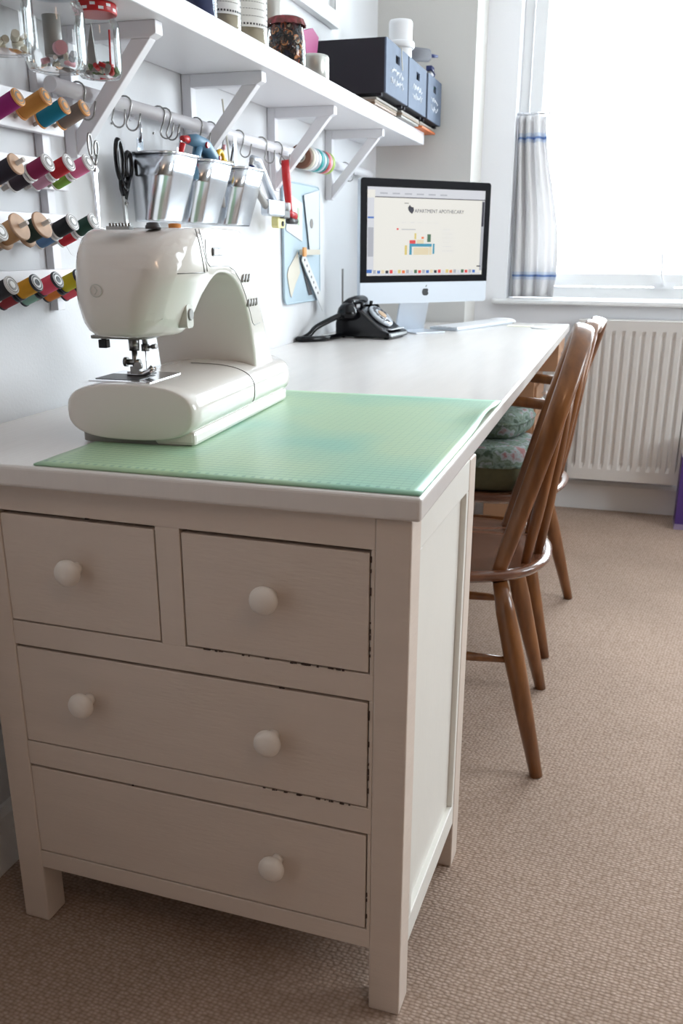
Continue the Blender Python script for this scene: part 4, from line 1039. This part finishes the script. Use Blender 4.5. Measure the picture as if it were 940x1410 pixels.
# ------------------------------------------------------------------ pale blue board with papers
NB = root('notice_board', 'pale blue metal notice board on the wall between buckets and monitor', 'notice board', (.001,1.75,.897))
by0, by1, bz0, bz1 = 1.586, 1.914, .897, 1.238
outl = rrect((by0+by1)/2,(bz0+bz1)/2,(by1-by0)/2,(bz1-bz0)/2,.022,6)
build('board', MB().prism(outl, .001, .008, 'x'), lightblue_m, NB, world=True, bevel=.002)
build('rim', MB().tube([(.008,a,c) for a,c in outl], .0025, 6, close=True), lightblue_m, NB, world=True)
def sheet(nm, label, pts, x, m_, cat='paper', t=.0008):
    return solo(nm, label, cat, MB().prism(pts, x, x+t, 'x'), m_)
sheet('envelope','white envelope with pale green print pinned at the upper left of the blue board',[(1.632,1.205),(1.745,1.184),(1.741,1.075),(1.60,1.105)],.010,photo_m,'envelope')
sheet('green_print','faint green printed stamp on the white envelope',[(1.70,1.17),(1.715,1.167),(1.713,1.12),(1.70,1.122)],.0112,mat('pale_green',(190,210,180),.7),'stamp')
sheet('grey_paper','pale grey paper with round seal at the right of the blue board',[(1.752,1.208),(1.898,1.229),(1.895,1.055),(1.802,1.047)],.0130,mat('grey_paper',(214,218,222),.7))
solo('paper_seal','round grey seal on the pale grey paper','seal',MB().cyl((.0142,1.818,1.128),(.0152,1.818,1.128),.014,n=18),greyp_m)
b = MB(); b.box((.016,1.70,1.036),(.028,1.86,1.052)); cl = solo('wooden_clip','long cream clip bar across the middle of the blue board','clip',b,tan_m); 
solo('brown_peg','small brown wooden peg at the left end of the clip bar','peg',MB().box((.0285,1.69,1.032),(.034,1.712,1.058)),rimo_m)
st = root('button_card', 'slanting white card strip with a line of dark holes below the clip', 'card strip', (.0155,1.78,.95))
P0 = Vector((.0165,1.725,1.034)); P1 = Vector((.0165,1.925,.872)); dv = (P1-P0); nv = Vector((0,dv.z,-dv.y)).normalized()*(-.017)
b = MB(); q = [P0-nv,P0+nv,P1+nv,P1-nv]; b.add([tuple(v) for v in q]+[(v.x+.001,v.y,v.z) for v in q],[(0,1,2,3),(4,7,6,5),(0,4,5,1),(1,5,6,2),(2,6,7,3),(3,7,4,0)]); build('card', b, photo_m, st, world=True)
b = MB()
for k in range(7):
    c_ = P0+dv*(.08+.105*k); b.lathe([(.0042,0),(.0042,.0006)],10,axm((c_.x+.001,c_.y,c_.z),(1,0,0)))
build('hole', b, dgrey_m, st, world=True)
sheet('lace_scrap','cream lace scrap hanging at the lower left of the blue board',[(1.70,1.045),(1.62,1.0),(1.605,.98),(1.63,.925),(1.64,.915),(1.68,.955),(1.72,.985)],.0095,tan_m,'fabric scrap')
sheet('dark_slip','narrow dark slip showing beside the slanting white strip',[(1.715,1.03),(1.735,1.01),(1.835,.915),(1.80,.915)],.0098,dgrey_m,'paper slip')

# ------------------------------------------------------------------ computer
dirm = Vector((.352,.37,0)).normalized(); nm_ = Vector((dirm.y,-dirm.x,0))
A = Vector((.135,1.95,.880)); Wd, Hh = .517, .388
MO = bpy.data.objects.new('desktop_computer', None); COL.objects.link(MO)
Mm = Matrix((dirm, -nm_, Vector((0,0,1)))).transposed().to_4x4(); Mm.translation = Vector((A.x+dirm.x*Wd/2, A.y+dirm.y*Wd/2, DT+.0005))
MO.matrix_world = Mm; WM[MO.name] = Mm; tag(MO, 'all-in-one computer with black bezel and silver chin showing a web page', 'computer')
Zb = A.z-DT; chin = .068
# local: x along width, y into the screen (back), z up
def rr2(x0,x1,z0,z1,r,tb=True,bb=True,n=5):
    out = []
    for (cx,cz,a0,on) in ((x1-r,z1-r,0,tb),(x0+r,z1-r,90,tb),(x0+r,z0+r,180,bb),(x1-r,z0+r,270,bb)):
        if on:
            for k in range(n+1): a = math.radians(a0+90*k/n); out.append((cx+r*math.cos(a), cz+r*math.sin(a)))
        else: out.append((cx+(r if a0 in (0,270) else -r), cz+(r if a0 in (0,90) else -r)))
    return out
hw = Wd/2
build('shell', MB().prism(rr2(-hw,hw,Zb,Zb+Hh,.010), .002, .022, 'y'), silver_m, MO, bevel=.003)
build('chin', MB().prism(rr2(-hw,hw,Zb,Zb+chin,.010,tb=False), 0, .002, 'y'), mat('anodised_chin',(200,206,214),.45,metal=.35), MO, label='silver aluminium chin')
bz = build('bezel', MB().prism(rr2(-hw,hw,Zb+chin,Zb+Hh,.010,bb=False), -.001, .002, 'y'), mat('bezel_black',(6,5,12),.45,spec=.1), MO, label='glossy black bezel')
sx0, sx1, sz0, sz1 = -hw+.024, hw-.024, Zb+chin+.022, Zb+Hh-.026
def em(name, rgb, s=1.0): 
    return mat('screen_'+name, rgb, .4, emit=s, spec=.2)
SE = 1.25
def flat(nm, x0, x1, z0, z1, d, m_, par): return build(nm, MB().box((x0,-.001-d,z0),(x1,-.001,z1)), m_, par)
scr = flat('screen', sx0, sx1, sz0, sz1, .0004, em('white',(236,234,226),SE), bz)
MATS_S = dict(g=em('grey',(176,178,186),SE), lg=em('lightgrey',(214,216,222),SE), dk=em('dark',(46,44,56),SE), teal=em('teal',(60,150,180),SE), red=em('red',(226,60,60),SE), gr=em('green',(70,110,80),SE), or_=em('orange',(236,120,60),SE), bl=em('blue',(60,110,190),SE), cr=em('cream',(228,214,180),SE), ye=em('yellow',(220,200,120),SE))
sw, sh_ = sx1-sx0, sz1-sz0
def fx(u): return sx0+sw*u
def fz(v): return sz1-sh_*v
b = MB()
def q_(u0,u1,v0,v1,ci,d=.0008): b.cur = ci; b.box((fx(u0),-.001-d,fz(v1)),(fx(u1),-.001,fz(v0)))
mlist = [MATS_S[k] for k in ('g','lg','dk','teal','red','gr','or_','bl','cr','ye')]
q_(0,1,0,.035,1); q_(.06,1,.035,.105,1,.0009); q_(.06,1,.105,.115,2,.001); q_(0,.055,.12,.95,1); q_(.003,.052,.33,.35,7,.001); q_(.005,.05,.45,.78,0,.001)
for k in range(6): q_(.1+.1*k,.16+.1*k,.06,.075,0,.0012)
q_(.975,1,.12,.95,0); q_(.977,.996,.13,.42,2,.0010)
# page picture: a desk with things on it
q_(.35,.54,.63,.665,3,.001); q_(.35,.37,.665,.76,3,.001); q_(.52,.54,.665,.76,8,.0011); q_(.385,.515,.675,.76,8,.0009); q_(.35,.40,.59,.63,4,.001); q_(.41,.47,.585,.63,8,.001); q_(.50,.53,.52,.61,5,.001); q_(.39,.405,.51,.58,9,.001); q_(.45,.47,.55,.575,6,.001); q_(.55,.565,.63,.75,3,.0009); q_(.31,.33,.65,.76,9,.0009)
q_(.24,.255,.455,.475,4,.001); q_(.28,.40,.463,.472,0,.001)
for k in range(5): q_(.28+.07*k,.315+.07*k,.385,.392,1,.001)
for k in range(6): q_(.63,.70+.02*(k%3),.46+.05*k,.467+.05*k,1,.001)
q_(.95,.985,.89,.905,2,.001)
# dock
q_(.01,.985,.975,.995,1,.0009); q_(0,.04,.93,.97,7,.001)
for k in range(26):
    u = .05+k*.0345; q_(u,u+.024,.935+.006*(k%2),.975,[0,7,8,2,4,1,9,6,0,1,5,4][k%12],.0012)
b.cur = 0
build('page_print', b, mlist, scr, label='printed elements of the web page and dock')
def text(nm, s, size, x, z, m_, par, align='CENTER', depth=.0013, sxs=1):
    c = bpy.data.curves.new(nm,'FONT'); c.body = s; c.size = size; c.align_x = align; c.extrude = .0002
    c.materials.append(m_); o = bpy.data.objects.new(nm, c); COL.objects.link(o); o.parent = par
    o.rotation_euler = (PI/2,0,0); o.location = (x,-.001-depth,z); o.scale = (sxs,1,1)
    bpy.context.view_layer.update(); me = bpy.data.meshes.new_from_object(o.evaluated_get(bpy.context.evaluated_depsgraph_get()))
    o2 = bpy.data.objects.new(nm, me); COL.objects.link(o2); o2.parent = par; o2.rotation_euler = o.rotation_euler; o2.location = o.location; o2.scale = o.scale
    bpy.data.objects.remove(o); o2.name = nm; return o2
text('page_title', 'APARTMENT APOTHECARY', .0165, fx(.385), fz(.275), em('text_grey',(96,98,108),SE), scr, align='LEFT', sxs=.98)
b = MB(); b.prism([(fx(u),fz(v)) for u,v in ((.33,.22),(.345,.19),(.355,.21),(.375,.215),(.38,.25),(.365,.29),(.345,.27),(.335,.25))], -.0024, -.001, 'y'); b.box((fx(.30),-.0020,fz(.175)),(fx(.335),-.001,fz(.168)), None)
build('page_emblem', b, MATS_S['dk'], scr)
# fruit shaped mark on the chin
cx, cz, s = 0.0, Zb+chin*.52, .0145
P = []
for k in range(40):
    a = 2*PI*k/40; c, s_ = math.cos(a), math.sin(a)
    r = 1.0 - .10*max(0,s_)**6*2 - .06*max(0,-s_)**8*2 - .07*abs(s_)*(1-abs(c)) 
    x_, z_ = r*c*.93, r*s_
    d = math.hypot(x_-1.12, z_-.12)
    if d < .42: x_ = 1.12 - math.sqrt(max(0,.42**2-(z_-.12)**2))
    P.append((cx+s*x_, cz+s*z_))
b = MB(); b.prism(P, -.0006, .001, 'y'); b.prism([(cx+s*x_, cz+s*z_) for x_,z_ in ((.0,1.08),(.06,1.32),(.2,1.5),(.38,1.58),(.34,1.34),(.18,1.15))], -.0006, .001, 'y')
build('apple_emblem', b, mat('emblem_black',(24,26,30),.3), MO, label='black apple-shaped emblem')
# stand
b = MB(); b.box((-.08,.04,0),(.08,.20,.006)); b.add([(-.08,.022,Zb+.10),(.08,.022,Zb+.10),(.08,.03,Zb+.10),(-.08,.03,Zb+.10),(-.08,.185,.006),(.08,.185,.006),(.08,.197,.006),(-.08,.197,.006)],[(0,1,5,4),(3,7,6,2),(0,4,7,3),(1,2,6,5),(0,3,2,1),(4,5,6,7)])
b2 = MB(); b2.box((-.06,-.04,0),(.06,.10,.005)); 
b2.add([(-.06,.09,.004),(.06,.09,.004),(.06,.10,.0),(-.06,.10,0),(-.06,.022,Zb+.14),(.06,.022,Zb+.14),(.06,.028,Zb+.14),(-.06,.028,Zb+.14)],[(0,1,5,4),(3,7,6,2),(0,4,7,3),(1,2,6,5),(0,3,2,1),(4,5,6,7)])
build('stand', b2, silver_m, MO, bevel=.001, label='bent aluminium foot')

# keyboard, mouse, papers
KB = root('keyboard', 'thin white keyboard on the desk in front of the computer', 'keyboard', (.432,2.445,DT+.0005), math.radians(70))
build('tray', MB().prism(rrect(0,0,.215,.058,.008), 0, .010, 'z'), silver_m, KB, bevel=.002)
i = 0
for r_ in range(5):
    for c_ in range(14):
        x_ = -.203+c_*.0292; y_ = -.050+r_*.0205
        build('key', MB().box((x_,y_,.010),(x_+.026,y_+.0175,.0125)), white_m, KB)
ms = root('computer_mouse', 'low white computer mouse at the far end of the desk', 'mouse', tuple(at(690,445,'z',DT)+Vector((0,0,.0005))), math.radians(20))
rs = []
for (z, s) in ((0,.9),(.003,1.0),(.008,1.0),(.014,.88),(.018,.66),(.020,.35)):
    rs.append([(.056*s*math.copysign(abs(math.cos(g))**.8,math.cos(g)), .030*s*math.copysign(abs(math.sin(g))**.8,math.sin(g)), z) for g in [2*PI*k/32 for k in range(32)]])
build('shell', MB().loft(rs[1:]), white_m, ms); build('underside', MB().loft(rs[:2]), greyp_m, ms)
solo('paper_note', 'flat pale yellow paper note on the desk beside the mouse', 'paper', MB().box((.55,2.50,DT+.0004),(.645,2.56,DT+.0012), None), mat('pale_note',(232,230,206),.7))
solo('coaster', 'flat round white coaster near the far right corner of the desk', 'coaster', MB().lathe([(.045,0),(.046,.002),(.044,.004)], 30, Matrix.Translation((.69,2.46,DT+.0004))), white_m)

# ------------------------------------------------------------------ telephone
TP = root('rotary_telephone', 'shiny black rotary dial telephone on the desk by the wall', 'telephone', (.075,1.862,DT+.0005), math.radians(-9))
prof_ = [(0,.004),(.0,.045),(.008,.075),(.025,.090),(.075,.094),(.092,.088),(.125,.060),(.165,.030),(.192,.020),(.195,.010),(.195,.004)]
def phr(y, s): 
    cx_, cz_ = .09, .03
    return [(cx_+(x-cx_)*s, y, cz_+(z-cz_)*s) for x,z in prof_]
b = MB(); b.loft([phr(.0,.93),phr(.006,.985),phr(.014,1),phr(.146,1),phr(.154,.985),phr(.16,.93)], smooth=False)
build('body', b, black_m, TP, bevel=.003)
for (fx_, fy_) in ((.02,.02),(.02,.14),(.175,.02),(.175,.14)): build('foot', MB().cyl((fx_,fy_,0),(fx_,fy_,.010),.008,n=10), black_m, TP)
for yy in (.045,.115):
    b = MB(); b.tube([(.018,yy,.088),(.020,yy,.112)], .006, 8); b.tube([(.075,yy,.090),(.078,yy,.112)], .006, 8); build('cradle_prong', b, black_m, TP)
nd = Vector((.62,0,.78)).normalized(); dc = Vector((.128,.08,.066))
Md = axm(dc, nd)
dl = build('dial', MB().lathe([(.046,-.004),(.046,.004),(.042,.008),(.010,.0085)], 40, Md), dialglass_m, TP, label='clear and silver finger dial')
b = MB()
for k in range(10):
    a = math.radians(60+k*28); b.lathe([(.0068,0),(.0068,.0012)], 14, Md @ Matrix.Translation((.032*math.cos(a),.032*math.sin(a),.0085)))
build('finger_hole', b, mat('dial_dark',(60,60,66),.3), dl)
build('dial_centre', MB().lathe([(.017,.008),(.017,.0105),(.014,.011)], 24, Md), mat('dial_card',(190,160,130),.6), dl, label='tan centre card')
build('finger_stop', MB().tube([(dc.x+.03,dc.y-.045,dc.z-.012),(dc.x+.035,dc.y-.035,dc.z-.002),(dc.x+.032,dc.y-.025,dc.z+.001)], .002, 6), chrome_m, dl)
build('front_plate', MB().box((.166,.03,.0285),(.190,.13,.0315), Matrix.Rotation(0,4,'Y')), chrome_m, TP)
HS = root('telephone_handset', 'black telephone handset resting across the rotary telephone', 'handset', tuple(WM[TP.name] @ Vector((.048,.08,.096))), math.radians(-9))
b = MB(); b.tube([(0,-.085,.008),(0,-.06,.016),(0,-.02,.020),(0,.03,.020),(0,.065,.016),(0,.09,.008)], [.017,.016,.015,.015,.016,.017], 14, rx=.014); build('grip', b, black_m, HS)
for yy, d in ((-.083,-1),(.088,1)):
    b = MB(); b.lathe([(.024,0),(.033,.004),(.034,.020),(.030,.036),(.020,.050)], 24, axm((.004,yy+d*.010,-.038),(-.10,-d*.30,1))); build('earpiece' if d < 0 else 'mouthpiece', b, black_m, HS)
b = MB(); q = WM[HS.name] @ Vector((-.0,-.10,-.015))
b.tube(catm([(q.x,q.y,q.z),(.052,1.765,.823),(.034,1.735,.800),(.018,1.715,.789),(.010,1.695,.789),(.022,1.680,.789),(.055,1.70,.789),(.085,1.745,.789),(.095,1.80,.789),(.10,1.842,.789)],6), .0088, 10)
o = build('handset_cord', b, black_m, TP, world=True)
solo('antenna', 'thin grey aerial standing behind the black telephone', 'aerial', MB().cyl((.045,2.05,DT+.0005),(.045,2.05,.99),.0035,n=8).cyl((.045,2.05,DT+.0005),(.045,2.05,DT+.02),.02,n=16), greyp_m)
